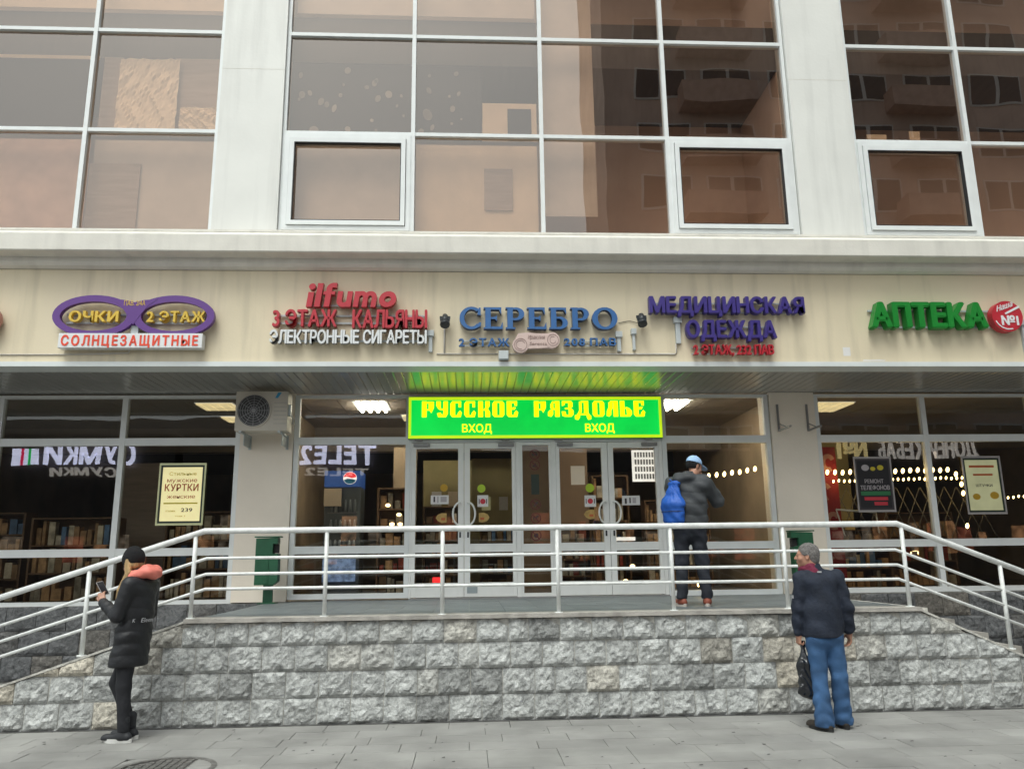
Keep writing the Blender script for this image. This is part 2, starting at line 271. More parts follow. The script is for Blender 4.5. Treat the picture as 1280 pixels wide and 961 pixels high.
def place_text(txt, x0, x1, z0, z1, y, depth, m, parent, bold=.03, gap=.13, shear=0.0, joined=None, custom=None, flip=False, arc=None, slope=0.0, m_side=None):
    """every character one child named letter; capitals run z0..z1, line fills x0..x1. joined = one mesh with that name. flip: letters face +Y"""
    cur = 0; items = []
    for ch in txt:
        if ch == ' ': cur += .38; continue
        vs, fs, a, b = custom[ch] if custom and ch in custom else glyph(ch, bold)
        items.append((vs, fs, cur-a)); cur += (b-a)+gap
    tot = cur-gap; sx = (x1-x0)/tot; sz = z1-z0; MM = []
    for vs, fs, dx in items:
        pts = []
        for v in vs:
            X = (v[0]+dx)*sx+v[2]*sz*shear; Z = z0+v[2]*sz+slope*X
            if flip: pts.append((x1-X, y+depth-v[1]*depth, Z))
            else: pts.append((x0+X, y+v[1]*depth, Z))
        MM.append((pts, fs))
    out = []
    if joined:
        P, F = [], []
        for p, f in MM: n = len(P); P += p; F += [tuple(i+n for i in q) for q in f]
        MM = [(P, F)]
    for p, f in MM:
        me = bpy.data.meshes.new('letter'); me.from_pydata(p, [], f); me.update()
        bm = bmesh.new(); bm.from_mesh(me); bmesh.ops.remove_doubles(bm, verts=bm.verts, dist=1e-6); bmesh.ops.recalc_face_normals(bm, faces=bm.faces[:]); bm.to_mesh(me); bm.free()
        me.materials.append(MT[m])
        if m_side:
            me.materials.append(MT[m_side])
            for q in me.polygons:
                if abs(q.normal.y) < .5: q.material_index = 1
        out.append(link(joined or 'letter', me, None, parent))
    return out
def custom_glyph(parts, wdt):
    b = MB()
    for i, q in enumerate(parts):
        e = i*.012
        if q[0] == 'P': b.prism(q[1], e, 1+e)
        elif q[0] == 'R': b.ring(q[1], q[2], q[3], q[4], e, 1+e, *(q[5:] if len(q) > 5 else (0, 2*PI)), seg=18)
    me = b.mesh(); r = ([tuple(v.co) for v in me.vertices], [tuple(p.vertices) for p in me.polygons], 0, wdt); bpy.data.meshes.remove(me); return r
R_ = lambda x0, z0, x1, z1: ('P', [(x0, z0), (x1, z0), (x1, z1), (x0, z1)])
H = PI/2
SLAV = {   # heavy slavic display letters
 'Р': custom_glyph([R_(0, 0, .25, 1), R_(.25, .86, .42, .97), ('P', [(.36, .98), (.36, .50), (.46, .32), (.50, .25), (.60, .48), (.64, .60), (.64, .98)]), R_(.25, .42, .40, .50)], .64),
 'У': custom_glyph([('P', [(0, 1), (0, .72), (.10, .52), (.24, .44), (.24, 1)]), R_(.38, .2, .62, 1), R_(.2, .44, .40, .54), ('P', [(.04, .24), (.10, 0), (.52, 0), (.62, .22), (.38, .26), (.32, .12), (.22, .30)])], .62),
 'С': custom_glyph([('P', [(0, .84), (0, .16), (.10, 0), (.26, 0), (.26, 1), (.10, 1)]), R_(.24, .88, .58, 1), R_(.44, .62, .58, .9), ('P', [(.24, 0), (.56, 0), (.62, .28), (.52, .42), (.40, .26), (.38, .12), (.24, .12)])], .62),
 'К': custom_glyph([R_(0, 0, .26, 1), ('P', [(.26, .44), (.38, .58), (.38, 1), (.62, 1), (.62, .70), (.52, .52), (.26, .40)]), ('P', [(.30, .50), (.52, .54), (.64, .30), (.64, 0), (.38, 0), (.38, .36)])], .64),
 'О': custom_glyph([('P', [(0, .86), (0, .14), (.10, 0), (.25, 0), (.25, 1), (.10, 1)]), ('P', [(.39, 1), (.39, 0), (.54, 0), (.64, .14), (.64, .86), (.54, 1)]), R_(.24, .90, .40, 1), R_(.24, 0, .40, .10)], .64),
 'Е': custom_glyph([('P', [(0, 1), (0, .14), (.10, 0), (.26, 0), (.26, 1)]), R_(.26, .88, .56, 1), R_(.42, .70, .56, .9), ('P', [(.26, .46), (.42, .46), (.50, .60), (.36, .62), (.26, .56)]), ('P', [(.24, 0), (.56, 0), (.62, .28), (.52, .42), (.40, .26), (.38, .12), (.24, .12)])], .62),
 'А': custom_glyph([R_(.38, 0, .63, 1), R_(.22, .88, .40, .98), ('P', [(.24, .98), (.14, .80), (.14, .52), (.30, .52), (.30, .96)]), ('P', [(0, .30), (0, .05), (.18, 0), (.28, .16), (.28, .42), (.14, .46)]), R_(.2, .44, .40, .54)], .63),
 'З': custom_glyph([('P', [(.02, 1), (.02, .68), (.16, .74), (.2, .88), (.2, 1)]), R_(.18, .88, .44, 1), ('P', [(.36, 1), (.36, .56), (.5, .54), (.60, .64), (.60, .90), (.52, 1)]), R_(.18, .48, .44, .57), ('P', [(.38, .54), (.38, 0), (.52, 0), (.64, .14), (.64, .40), (.54, .52)]), ('P', [(0, .34), (.04, .05), (.2, 0), (.40, 0), (.40, .10), (.24, .14), (.2, .34)])], .64),
 'Д': custom_glyph([('P', [(.2, .95), (.2, .40), (.10, .16), (.30, .16), (.34, .4), (.34, 1)]), R_(.32, .90, .48, 1), R_(.46, .12, .70, 1), R_(.08, .10, .74, .2), ('P', [(-.04, .1), (-.04, -.16), (.14, -.2), (.24, -.02), (.22, .12)]), ('P', [(.60, .12), (.60, -.02), (.68, -.2), (.84, -.16), (.84, .05), (.74, .14)])], .82),
 'Л': custom_glyph([R_(.38, 0, .63, 1), R_(.22, .90, .40, 1), ('P', [(.26, 1), (.12, .90), (.12, .62), (.02, .34), (.0, .05), (.14, 0), (.25, .12), (.27, .40), (.34, .52), (.34, .96)])], .63),
 'Ь': custom_glyph([R_(0, 0, .25, 1), R_(.24, .50, .42, .58), ('P', [(.34, .62), (.38, 0), (.54, 0), (.64, .14), (.64, .36), (.52, .52)]), R_(.24, 0, .40, .10)], .64)}
def bar(x0, x1, z, t=.11, up=0, dn=0): # horizontal with serif tip
    p = [R_(x0, z, x1, z+t)]
    if dn: p.append(('P', [(x1-.10, z), (x1-.015, z-dn), (x1, z-dn), (x1, z)]))
    if up: p.append(('P', [(x1-.10, z+t), (x1, z+t), (x1, z+t+up), (x1-.015, z+t+up)]))
    return p
SERIF = {
 'С': custom_glyph([('R', .5, .5, (.5, .52), (.30, .40), math.radians(48), math.radians(318)), ('P', [(.74, .66), (.88, .62), (.88, .98), (.80, .98)]), ('P', [(.70, .14), (.88, .10), (.90, .30), (.82, .30)])], .9),
 'Е': custom_glyph([R_(.07, 0, .30, 1)]+[R_(0, 0, .07, .07), R_(0, .93, .07, 1)]+bar(.30, .74, .89, .11, 0, .2)+bar(.30, .56, .46, .09, .08, .08)+bar(.30, .80, 0, .11, .2, 0), .82),
 'Р': custom_glyph([R_(.07, .0, .30, 1), R_(0, 0, .07, .07), R_(.30, 0, .40, .07), R_(0, .93, .07, 1), ('R', .42, .70, (.36, .30), (.14, .20), -H, H), R_(.30, .895, .42, .995), R_(.30, .405, .42, .5)], .80),
 'Б': custom_glyph([R_(.07, 0, .30, 1), R_(0, 0, .07, .07), R_(0, .93, .07, 1)]+bar(.30, .72, .89, .11, 0, .18)+[('R', .42, .29, (.36, .29), (.14, .19), -H, H), R_(.30, .485, .42, .575), R_(.30, .005, .42, .1)], .80),
 'О': custom_glyph([('R', .54, .5, (.54, .52), (.30, .40))], 1.08)}

# ================================================================== THE SETTING
# ground sheet and the pavers that can be told apart
g = MB().quad([(-80, -60, -.03), (80, -60, -.03), (80, 60, -.03), (-80, 60, -.03)]).build('ground', MT['ground']); tag(g, kind='structure')
pv = MB().box(-80, 80, -14, 5.2, -.026, 0).build('street_paving', M('grey street paving', (.255, .257, .247), .85, var=.2, vscale=2, bump=.3, bscale=60)); tag(pv, kind='structure')
pave = bpy.data.objects.new('pavement', None); col.objects.link(pave); tag(pave, kind='structure'); OFF['pavement'] = Vector((0, 0, 0))
def paver_mesh(wd, dp, t=.06):
    b = MB(); b.box(-wd/2, wd/2, -dp/2, dp/2, -t, 0, .004); return b.mesh('paver')
pm = [paver_mesh(.596, .296), paver_mesh(.396, .296)]
rr = random.Random(3)
y = 8.56-.15; row = 0
while y > 5.2:
    x = -6.6-rr.choice((0, .2, .3, .45))
    while x < 7.4:
        k = 1 if rr.random() < .12 else 0; wd = .4 if k else .6
        if not (abs(x+wd/2+2.42) < .42 and abs(y-6.98) < .40):
            inst('paver', pm[k], (x+wd/2, y, rr.uniform(-.0015, .0015)), pave, MT['paver'], rot=(rr.uniform(-.002, .002), rr.uniform(-.001, .001), rr.uniform(-.004, .004)))
        x += wd
    y -= .3; row += 1
for s_ in (-1, 1):   # the paving left and right of the pavers that show
    b = MB()
    for r_ in range(12):
        yy = 8.41-.3*r_
        for q in range(30):
            xx = (-8.1-q*.6-(r_ % 3)*.2) if s_ < 0 else (8.6+q*.6+(r_ % 3)*.2)
            b.box(xx-.298, xx+.298, yy-.148, yy+.148, -.06, 0)
    tag(b.build('side_paving', MT['paver']), kind='stuff')
# manhole
mh = empty('manhole_cover', (-2.42, 6.98, 0), 'round cast iron manhole cover with raised grid set in the grey pavers', 'manhole cover')
b = MB(); b.bm.free(); b.bm = bmesh.new()
def hring(b, cx, cy, ro, ri, z0, z1, seg=40):
    vs = [[b.bm.verts.new((cx+r*math.cos(2*PI*i/seg), cy+r*math.sin(2*PI*i/seg), z)) for i in range(seg)] for r, z in ((ro, z0), (ro, z1), (ri, z1), (ri, z0))]
    for i in range(seg):
        j = (i+1) % seg
        for a, c in ((0, 1), (1, 2), (2, 3)): b.bm.faces.new((vs[a][i], vs[a][j], vs[c][j], vs[c][i]))
    return b
def hdisc(b, cx, cy, r, z, seg=40): b.bm.faces.new([b.bm.verts.new((cx+r*math.cos(2*PI*i/seg), cy+r*math.sin(2*PI*i/seg), z)) for i in range(seg)]); return b
hring(b, -2.42, 6.98, .40, .355, -.05, .004); b.build('rim', MT['iron'], mh)
b = hdisc(MB(), -2.42, 6.98, .352, -.010); lid = b.build('lid', MT['iron'], mh)
b = MB()
for i in range(-5, 6):
    for j in range(-5, 6):
        cx, cy = -2.42+i*.06, 6.98+j*.06
        if math.hypot(i, j) < 5.4: b.box(cx-.022, cx+.022, cy-.022, cy+.022, -.012, -.001)
tag(b.build('grid', MT['iron'], mh), kind='stuff')
b = MB()
for k in range(60):
    a = 2*PI*k/60; r0 = .41+.05*rr.random(); cx, cy = -2.42+math.cos(a)*(.43), 6.98+math.sin(a)*(.43)
b = hring(MB(), -2.42, 6.98, .52, .402, -.04, -.004); b.build('concrete_collar', MT['paver'], mh)
b = MB()
# leaves, grit and butts on the paving
bm_l = MB()
for k in range(150):
    x, yv = rr.uniform(-6, 7), rr.uniform(5.6, 8.5); s_ = rr.uniform(.006, .018)
    bm_l.quad([(x-s_, yv-s_*.6, .003), (x+s_, yv-s_*.5, .004), (x+s_*.8, yv+s_*.7, .006), (x-s_*.7, yv+s_*.6, .003)])
tag(bm_l.build('litter_specks', MT['darkprint']), kind='stuff')

# ------------------------------------------------------------------ stone clad terrace
ZP = 1.03; YW = 8.60
plat = tag(MB().box(-2.8, 4.95, YW+.12, 12.02, -.02, ZP-.012).build('entrance_platform', MT['mortar']), kind='structure')
tm = MB().box(-.1985, .1985, -.1985, .1985, -.012, 0).mesh('tile')
for i in range(19):
    for j in range(8):
        inst('tile', tm, (-2.6+i*.4, YW+.42+j*.4, ZP+rr.uniform(-.0008, .0008)), plat, MT['tile'])
def rock(wd, ht, seed, nx=12, nz=8, d0=.016, d1=.042):
    r = random.Random(seed); b = bmesh.new(); G = []
    px, pz = r.uniform(-.25, .25), r.uniform(-.15, .3); ph = [r.uniform(0, 6.3) for _ in range(6)]
    for j in range(nz+1):
        rw = []
        for i in range(nx+1):
            u, v = i/nx*2-1, j/nz*2-1
            e = min((1-abs(u))*wd/ht, 1-abs(v)); k = min(1, e*3.2)
            h = d0+(d1-d0)*k*(.55+.35*math.cos((u-px)*1.6)*math.cos((v-pz)*1.5)+.28*math.sin(u*4.1+v*2.3+ph[0])*math.sin(v*4.7+ph[1])+.18*math.sin(u*8+ph[2]+v*5)*math.cos(v*9+ph[3])+.16*r.uniform(-1, 1))
            h = h*(1-.30*v)+.010*k*max(0, -v)
            if v < -.2 and abs(u-px) < .6: h += .014*k*(1-abs(u-px)/.6)
            rw.append(b.verts.new((u*wd/2, -max(h, .004), v*ht/2)))
        G.append(rw)
    for j in range(nz):
        for i in range(nx):
            f = b.faces.new((G[j][i], G[j][i+1], G[j+1][i+1], G[j+1][i]))
    bd = G[0]+[G[j][nx] for j in range(1, nz+1)]+[G[nz][i] for i in range(nx-1, -1, -1)]+[G[j][0] for j in range(nz-1, 0, -1)]
    bk = [b.verts.new((p.co.x, .03, p.co.z)) for p in bd]
    for i in range(len(bd)): k = (i+1) % len(bd); b.faces.new((bd[i], bk[i], bk[k], bd[k]))
    me = bpy.data.meshes.new('stone'); b.to_mesh(me); b.free()
    return me
STN = [rock(.322, .248, 100+i) for i in range(9)]
STN_H = [rock(.20, .248, 150+i, nx=8) for i in range(3)]
def wall_top(x):
    if x < -2.88: return 1.0+(x+2.88)*.335
    if x > 4.80: return 1.0-(x-4.80)*.455
    return 1.0
sw = empty('stone_terrace_wall', (1, YW, 0), 'low terrace wall of four courses of grey rock faced stone blocks under the white railing', 'wall')
core = [(-5.75, -.02), (6.95, -.02), (4.8, .985), (-2.88, .985)]
b = MB(); b.prism([(p[0], p[1]) for p in core], YW+.007, YW+.24); b.build('core', MT['mortar'], sw); box('base_shadow_strip', -5.75, 6.95, YW-.045, YW+.02, -.02, .006, 'ground', sw)  # dark strip at the wall foot stands in for its contact shadow
cnt = 0
for c_ in range(4):
    z0 = .005+c_*.253; x = -6.2+(.0 if c_ % 2 else .165)+rr.uniform(-.02, .02)
    while x < 7.2:
        half = rr.random() < .06; wd = .205 if half else .33
        xc = x+wd/2; top = min(wall_top(x+.03), wall_top(x+wd-.03))
        mx_ = max(wall_top(x), wall_top(x+wd))
        if mx_ > z0+.05:
            if top >= z0+.243:
                me = rr.choice(STN_H if half else STN); o = inst('stone', me, (xc, YW+.015+rr.uniform(-.006, .006), z0+.1245), sw, MT['stone'], scale=(rr.choice((-1, 1))*1.0, 1, 1)); cnt += 1
                if o.scale.x < 0: o.scale.x = 1; o.rotation_euler[1] = rr.choice((0, 0, PI))
            else:  # cut along the sloping top
                me = rock(wd-.008, .248, rr.randint(0, 999)); bm2 = bmesh.new(); bm2.from_mesh(me)
                sl = .335 if xc < 0 else -.455
                nrm = Vector((-sl, 0, 1)).normalized(); pt = Vector((0, 0, wall_top(xc)-.01-(z0+.1245)))
                geom = bm2.verts[:]+bm2.edges[:]+bm2.faces[:]
                r = bmesh.ops.bisect_plane(bm2, geom=geom, plane_co=pt, plane_no=nrm, clear_outer=True)
                ed = [e for e in bm2.edges if e.is_boundary]
                if len(bm2.verts) < 8: bm2.free(); bpy.data.meshes.remove(me); x += wd; continue
                bmesh.ops.holes_fill(bm2, edges=ed, sides=60); bm2.to_mesh(me); bm2.free()
                inst('stone', me, (xc, YW+.015, z0+.1245), sw, MT['stone']); cnt += 1
        x += wd
def slab(name, pts, y0, y1, t, m, parent):   # a band following pts (x,z) of thickness t
    o = [(x, z+t) for x, z in pts]; b = MB(); b.strip(o, [(x, z) for x, z in pts], y0, y1, False); return b.build(name, MT[m] if isinstance(m, str) else m, parent)
slab('coping', [(-2.88, .996), (4.80, .996)], YW-.045, YW+.26, .04, 'coping', sw)
slab('coping', [(-5.72, .046), (-2.89, .992)], YW-.02, YW+.26, .022, 'mortar', sw); slab('coping', [(4.81, .99), (6.9, .035)], YW-.02, YW+.26, .022, 'mortar', sw)
# stairs down on both sides
st = bpy.data.objects.new('stairs', None); col.objects.link(st); tag(st, kind='structure'); OFF['stairs'] = Vector((0, 0, 0))
for k in range(6):
    box('step', -2.80-.46*(k+1), -2.80-.46*k-.001, YW+.243, 12.0, -.02, ZP-.147*(k+1), 'coping', st)
    box('step', 4.95+.36*k+.001, 4.95+.36*(k+1), YW+.243, 12.0, -.02, ZP-.147*(k+1), 'coping', st)

# ------------------------------------------------------------------ railing
rl = empty('entrance_railing', (.9, YW+.06, 1.03), 'white painted tubular railing with three lower bars along the terrace edge and stairs', 'railing')
YR = YW+.07
def rail_z(x, lv):
    if x < -2.76: return lv+(x+2.76)*.322
    if x > 4.68: return lv-(x-4.68)*.392
    return lv
MB().tube([(x, YR, rail_z(x, 1.915)) for x in (-5.9, -2.76, 4.68, 6.9)], .031, 14).build('handrail', MT['rail'], rl)
for lv in (1.635, 1.475, 1.325): MB().tube([(x, YR, rail_z(x, lv)) for x in (-5.75, -2.72, 4.64, 6.8)], .0165, 10).build('bar', MT['rail'], rl)
for x in (-4.95, -3.90, -2.85, -1.495, -.28, .94, 2.165, 3.40, 4.73, 5.79, 6.75):
    zb = 1.03 if -2.9 < x < 4.8 else wall_top(x)+.03
    MB().tube([(x, YR, zb), (x, YR, rail_z(x, 1.90))], .022, 12).build('post', MT['rail'], rl)
    b = MB(); b.tube([(x, YR, zb-.004), (x, YR, zb+.012)], .045, 14); b.build('foot_plate', MT['rail'], rl)

# ================================================================== THE BUILDING
YG = 10.24; YL = 12.0; ZS = 4.04
bd = empty('shopping_centre_building', (1, 12, 0), 'pale shopping centre building with tinted upper windows and glazed shopfronts around the entrance', 'building')
COLX = [-10.60, -8.79, -7.0, -5.205, -3.43]
G2 = [-2.555, -.77, 1.02, 2.80, 4.60]; G3 = [5.50, 7.21, 8.99, 10.77, 12.55]
ROWS = [5.93, 7.37, 8.905, 10.43, 11.95]
for x0, x1 in ((-3.42, -2.56), (4.61, 5.49), (-11.5, -10.61), (12.56, 13.4)):
    box('upper_pillar', x0, x1, YG-.10, YG+.5, 5.86, 12.0, 'white_wall', bd)
    if x0 > -4 and x1 < 6: box('joint_strip', x0+.002, x1-.002, YG-.1015, YG-.0995, 8.30, 8.306, 'cornice', bd)
def upper_window(X, casements):
    w_ = MB(); w_.box(X[0], X[0]+.045, YG-.05, YG+.06, 5.895, 12); w_.box(X[-1]-.045, X[-1], YG-.05, YG+.06, 5.895, 12); w_.box(X[0]+.045, X[-1]-.045, YG-.05, YG+.06, 5.895, ROWS[0])
    win = w_.build('window', MT['frame'], bd)
    for x in X[1:-1]: box('mullion', x-.028, x+.028, YG-.06, YG+.05, ROWS[0], 12, 'frame', win)
    for i in range(len(X)-1):
        a = X[i]+(.045 if i == 0 else .028); c = X[i+1]-(.045 if i == len(X)-2 else .028)
        for j, z in enumerate(ROWS[1:-1]): box('transom', a, c, YG-.05, YG+.05, z-.026, z+.026, 'frame', win)
        for j in range(4):
            z0 = ROWS[j]+(.026 if j else 0); z1 = ROWS[j+1]-.026
            if j == 0 and i in casements:
                cs = MB(); y0, y1 = YG-.075, YG+.04
                cs.strip([(a, z0), (c, z0), (c, z1), (a, z1)], [(a+.06, z0+.06), (c-.06, z0+.06), (c-.06, z1-.06), (a+.06, z1-.06)], y0, y1, True)
                cs.strip([(a+.068, z0+.068), (c-.068, z0+.068), (c-.068, z1-.075), (a+.068, z1-.075)], [(a+.13, z0+.13), (c-.13, z0+.13), (c-.13, z1-.14), (a+.13, z1-.14)], y0-.025, y1-.01, True)
                co = cs.build('casement', MT['frame'], win)
                box('pane', a+.12, c-.12, YG-.02, YG-.014, z0+.12, z1-.13, 'glass_up', win)
                MB().strip([(a+.128, z0+.128), (c-.128, z0+.128), (c-.128, z1-.138), (a+.128, z1-.138)], [(a+.138, z0+.138), (c-.138, z0+.138), (c-.138, z1-.148), (a+.138, z1-.148)], YG-.101, YG-.03, True).build('gasket', MT['darkmetal'], win)
            else:
                box('pane', a-.01, c+.01, YG, YG+.006, z0-.01, z1+.01, 'glass_up', win)
    return win
upper_window(COLX, ()); upper_window(G2, (0, 3)); upper_window(G3, (0,))
# cornice and fascia
b = MB(); prof = [(YG+.1, 5.885), (YG-.12, 5.885), (YG-.13, 5.862), (9.90, 5.745), (9.885, 5.735), (9.885, 5.515), (9.90, 5.50), (10.09, 5.49), (10.09, 5.42), (10.12, 5.385), (10.17, 5.36), (YG+.1, 5.355)]
def extrude_x(b, prof, x0, x1):
    A = [b.bm.verts.new((x0, p[0], p[1])) for p in prof]; B = [b.bm.verts.new((x1, p[0], p[1])) for p in prof]; n = len(prof)
    b.bm.faces.new(A); b.bm.faces.new(B[::-1])
    for i in range(n): b.bm.faces.new((A[i], B[i], B[(i+1) % n], A[(i+1) % n]))
extrude_x(b, prof, -11.5, 13.4); b.build('cornice', MT['cornice'], bd)
box('sill_strip', -11.5, 13.4, YG-.142, YG-.12, 5.862, 5.893, 'cornice', bd)
box('fascia', -11.5, 13.4, 10.20, 10.5, 4.115, 5.354, 'fascia', bd)
box('fascia_edge', -11.5, 13.4, 10.17, 10.5, 4.05, 4.112, 'edge', bd)
box('patch_repair', 5.04, 5.14, 10.1985, 10.2, 4.20, 4.32, 'paper', bd); 
MB().prism([(5.30, 4.128), (5.60, 4.128), (5.62, 4.142), (5.52, 4.15), (5.4, 4.145), (5.31, 4.15)], 10.1985, 10.2).build('patch_repair', MT['paper'], bd)
sof = box('soffit', -11.5, 13.4, 10.52, 12.0, 4.062, 4.12, 'backing', bd)
def slat_mesh():
    b = MB(); pr = [(-.0585, .03), (-.0585, .006), (-.050, .0), (.050, .0), (.0585, .006), (.0585, .03)]
    A = [b.bm.verts.new((p[0], -.90, p[1])) for p in pr]; B = [b.bm.verts.new((p[0], .90, p[1])) for p in pr]
    for i in range(5): b.bm.faces.new((A[i], A[i+1], B[i+1], B[i]))
    return b.mesh('slat')
sm_ = slat_mesh()
x = -9.0
while x < 11.0: inst('slat', sm_, (x, 11.085, 4.052), sof, MT['slat'], rot=(0, rr.uniform(-.006, .006), 0)); x += .12
# ground floor pillars
for x0, x1 in ((-3.375, -2.60), (4.63, 5.335)): box('lower_pillar', x0, x1, YL-.10, YL+.4, ZP-.0, 4.05, 'pillar', bd, .006)
for x0, x1 in ((-9.3, -8.6), (10.62, 11.3)): box('lower_pillar', x0, x1, YL-.10, YL+.4, .0, 4.05, 'pillar', bd, .006)
# stone base beside the stairs
DSTN = [rock(.402, .322, 300+i, d1=.035) for i in range(6)]
for x0, x1 in ((-9.3, -2.80), (4.95, 11.3)):
    bw = box('base_wall', x0, x1, YL-.07, YL+.3, -.02, 1.02, 'mortar', bd)
    for c_ in range(3):
        x = x0+.2*(c_ % 2)
        while x < x1-.2:
            inst('stone', rr.choice(DSTN), (x+.205, YL-.075, .03+.165+c_*.33), bw, MT['darkstone'], rot=(0, rr.choice((0, PI)), 0)); x += .41
def shopfront(X, z0, zt=3.335, zk=1.745):
    """X mullion centres incl. ends; bottom rail z0, transoms zk and zt, top rail 4.0"""
    f = MB(); y0, y1 = YL-.06, YL+.03
    f.box(X[0], X[0]+.07, y0, y1, z0, 4.03); f.box(X[-1]-.07, X[-1], y0, y1, z0, 4.03)
    f.box(X[0]+.07, X[-1]-.07, y0, y1, z0, z0+.075); f.box(X[0]+.07, X[-1]-.07, y0, y1, 3.985, 4.03)
    sf = f.build('shopfront', MT['frame'], bd)
    for x in X[1:-1]: box('mullion', x-.04, x+.04, y0-.004, y1, z0+.075, 3.985, 'frame', sf)
    for i in range(len(X)-1):
        a = X[i]+(.07 if i == 0 else .04); c = X[i+1]-(.07 if i == len(X)-2 else .04)
        zs = [z0+.075, zk-.055, zk+.055, zt-.055, zt+.055, 3.985]
        for zz in (zk, zt): box('transom', a, c, y0+.003, y1, zz-.055, zz+.055, 'frame', sf)
        for q in (0, 2, 4): box('pane', a-.01, c+.01, YL-.01, YL-.004, zs[q]-.01, zs[q+1]+.01, 'glass_low', sf)
    return sf
shopfront([-8.60, -6.865, -5.085, -3.38], 1.0)
shopfront([-2.595, -.875], 1.055)
shopfront([2.93, 4.62], 1.03)
shopfront([5.34, 7.08, 8.82, 10.62], 1.03)
# the strip above the doors and the door group
box('door_head', -.87, 2.925, YL-.055, YL+.05, 3.305, 4.03, 'frame', bd)
for x0, x1 in ((-.872, -.845), (.70, .765), (1.235, 1.30), (2.87, 2.926)): box('door_post', x0, x1, YL-.06, YL+.05, 1.035, 3.302, 'doorframe', bd)
box('threshold', -.87, 2.925, YL-.10, YL+.05, 1.031, 1.05, 'floortrim', bd)
sl_ = MB(); sl_.box(.767, .80, YL-.05, YL+.03, 1.052, 3.30); sl_.box(1.20, 1.233, YL-.05, YL+.03, 1.052, 3.30); sl_.box(.80, 1.20, YL-.05, YL+.03, 3.26, 3.30); sl_.box(.80, 1.20, YL-.05, YL+.03, 1.052, 1.10); sl_.box(.80, 1.20, YL-.05, YL+.03, 1.68, 1.80)
side = sl_.build('sidelight', MT['doorframe'], bd)
box('pane', .79, 1.21, YL-.01, YL-.004, 1.79, 3.27, 'glass_low', side); box('pane', .79, 1.21, YL-.01, YL-.004, 1.09, 1.69, 'glass_low', side)
def pictogram(cx, cz, r, parent, y=YL-.014):
    b = MB(); b.ring(cx, cz, (r, r), (r*.84, r*.84), y-.002, y, seg=28); c, s_ = math.cos(.8)*r*.86, math.sin(.8)*r*.86
    b.prism([(cx-c-.006, cz+s_), (cx-c+.006, cz+s_+.008), (cx+c+.006, cz-s_), (cx+c-.006, cz-s_-.008)], y-.0025, y-.0005); return b.build('sticker', MT['darkred'], parent)
for k, cz in enumerate((3.12, 2.96, 2.375, 2.17, 1.92)):
    stk = pictogram(.99, cz, .078, side)
    b = MB(); y = YL-.0135
    if k == 0: b.box(.945, 1.03, y-.001, y, cz-.02, cz+.015); b.ring(1.0, cz+.02, (.025, .02), (.017, .012), y-.001, y, seg=12)
    elif k == 1: b.prism([(.95, cz-.03), (1.03, cz-.03), (1.0, cz+.03), (.97, cz+.01)], y-.001, y)
    elif k == 2: b.prism([(.955, cz-.03), (.975, cz-.035), (1.02, cz+.005), (1.03, cz+.04), (.99, cz+.03)], y-.001, y)
    elif k == 3: # dog
        b.prism([(.95, cz+.0), (1.01, cz+.0), (1.015, cz+.022), (.955, cz+.022)], y-.001, y); b.box(.952, .962, y-.001, y, cz-.035, cz-.0005); b.box(1.0, 1.01, y-.001, y, cz-.035, cz-.0005); b.prism([(1.0, cz+.023), (1.035, cz+.015), (1.03, cz+.04), (1.005, cz+.045)], y-.001, y)
    else: b.disc(.99, cz, .035, .03, y-.001, y, 14)
    b.build('sticker', MT['darkprint'], side)
box('notice', .93, 1.05, YL-.014, YL-.012, 2.52, 2.82, 'blackgreen', side)
def door(x0, x1, handle_right):
    a, c = x0+.045 if not handle_right else x0+.035, x1-.045
    a, c = (x0+.055, x1-.085) if handle_right else (x0+.085, x1-.055)
    b = MB(); y0, y1 = YL-.065, YL+.02; z0, z1 = 1.058, 3.295
    b.box(x0, a, y0, y1, z0, z1, .004); b.box(c, x1, y0, y1, z0, z1, .004)
    b.box(a, c, y0, y1, z1-.085, z1-.001); b.box(a, c, y0, y1, z0+.001, z0+.20); b.box(a, c, y0, y1, 1.69, 1.81)
    d = b.build('door', MT['doorframe'], bd)
    box('pane', a-.01, c+.01, YL-.02, YL-.014, 1.80, z1-.08, 'glass_low', d); box('pane', a-.01, c+.01, YL-.02, YL-.014, z0+.19, 1.70, 'glass_low', d)
    xe = c+.03 if handle_right else a-.03; sg = -1 if handle_right else 1
    pts = [(xe+sg*.105*math.sin(t), y0-.06 if .15 < t < PI-.15 else y0-.05, 2.24+.165*math.cos(t)) for t in (PI*i/14 for i in range(15))]
    pts = [(xe, y0+.01, pts[0][2])]+pts+[(xe, y0+.01, pts[-1][2])]
    MB().tube(pts, .014, 8).build('handle', MT['doorframe'], d)
    b = MB(); b.box(xe-.012, xe+.012, y0-.012, y0+.001, 1.90, 1.98, .003); b.build('lock', MT['darkmetal'], d)
    box('closer', (x0+.02 if handle_right else x1-.26), (x0+.26 if handle_right else x1-.02), y0-.05, y0-.001, 3.235, 3.28, 'steel', d, .006)
    return d, a, c
YS = YL-.0225
D1 = door(-.842, -.076, True); D2 = door(-.070, .697, False); D3 = door(1.303, 2.083, True); D4 = door(2.089, 2.867, False)
def sticker(d, kind, x0, x1, z0, z1, m, name='sticker'):
    b = MB(); y = YS
    if kind == 'r': b.box(x0, x1, y-.002, y, z0, z1)
    else: b.disc((x0+x1)/2, (z0+z1)/2, (x1-x0)/2, (z1-z0)/2, y-.002, y, 24)
    return b.build(name, MT[m], d)
d = D1[0]; sticker(d, 'd', -.425, -.315, 2.575, 2.685, 'amber'); sticker(d, 'r', -.565, -.30, 2.39, 2.52, 'paper', 'notice'); YS -= .003
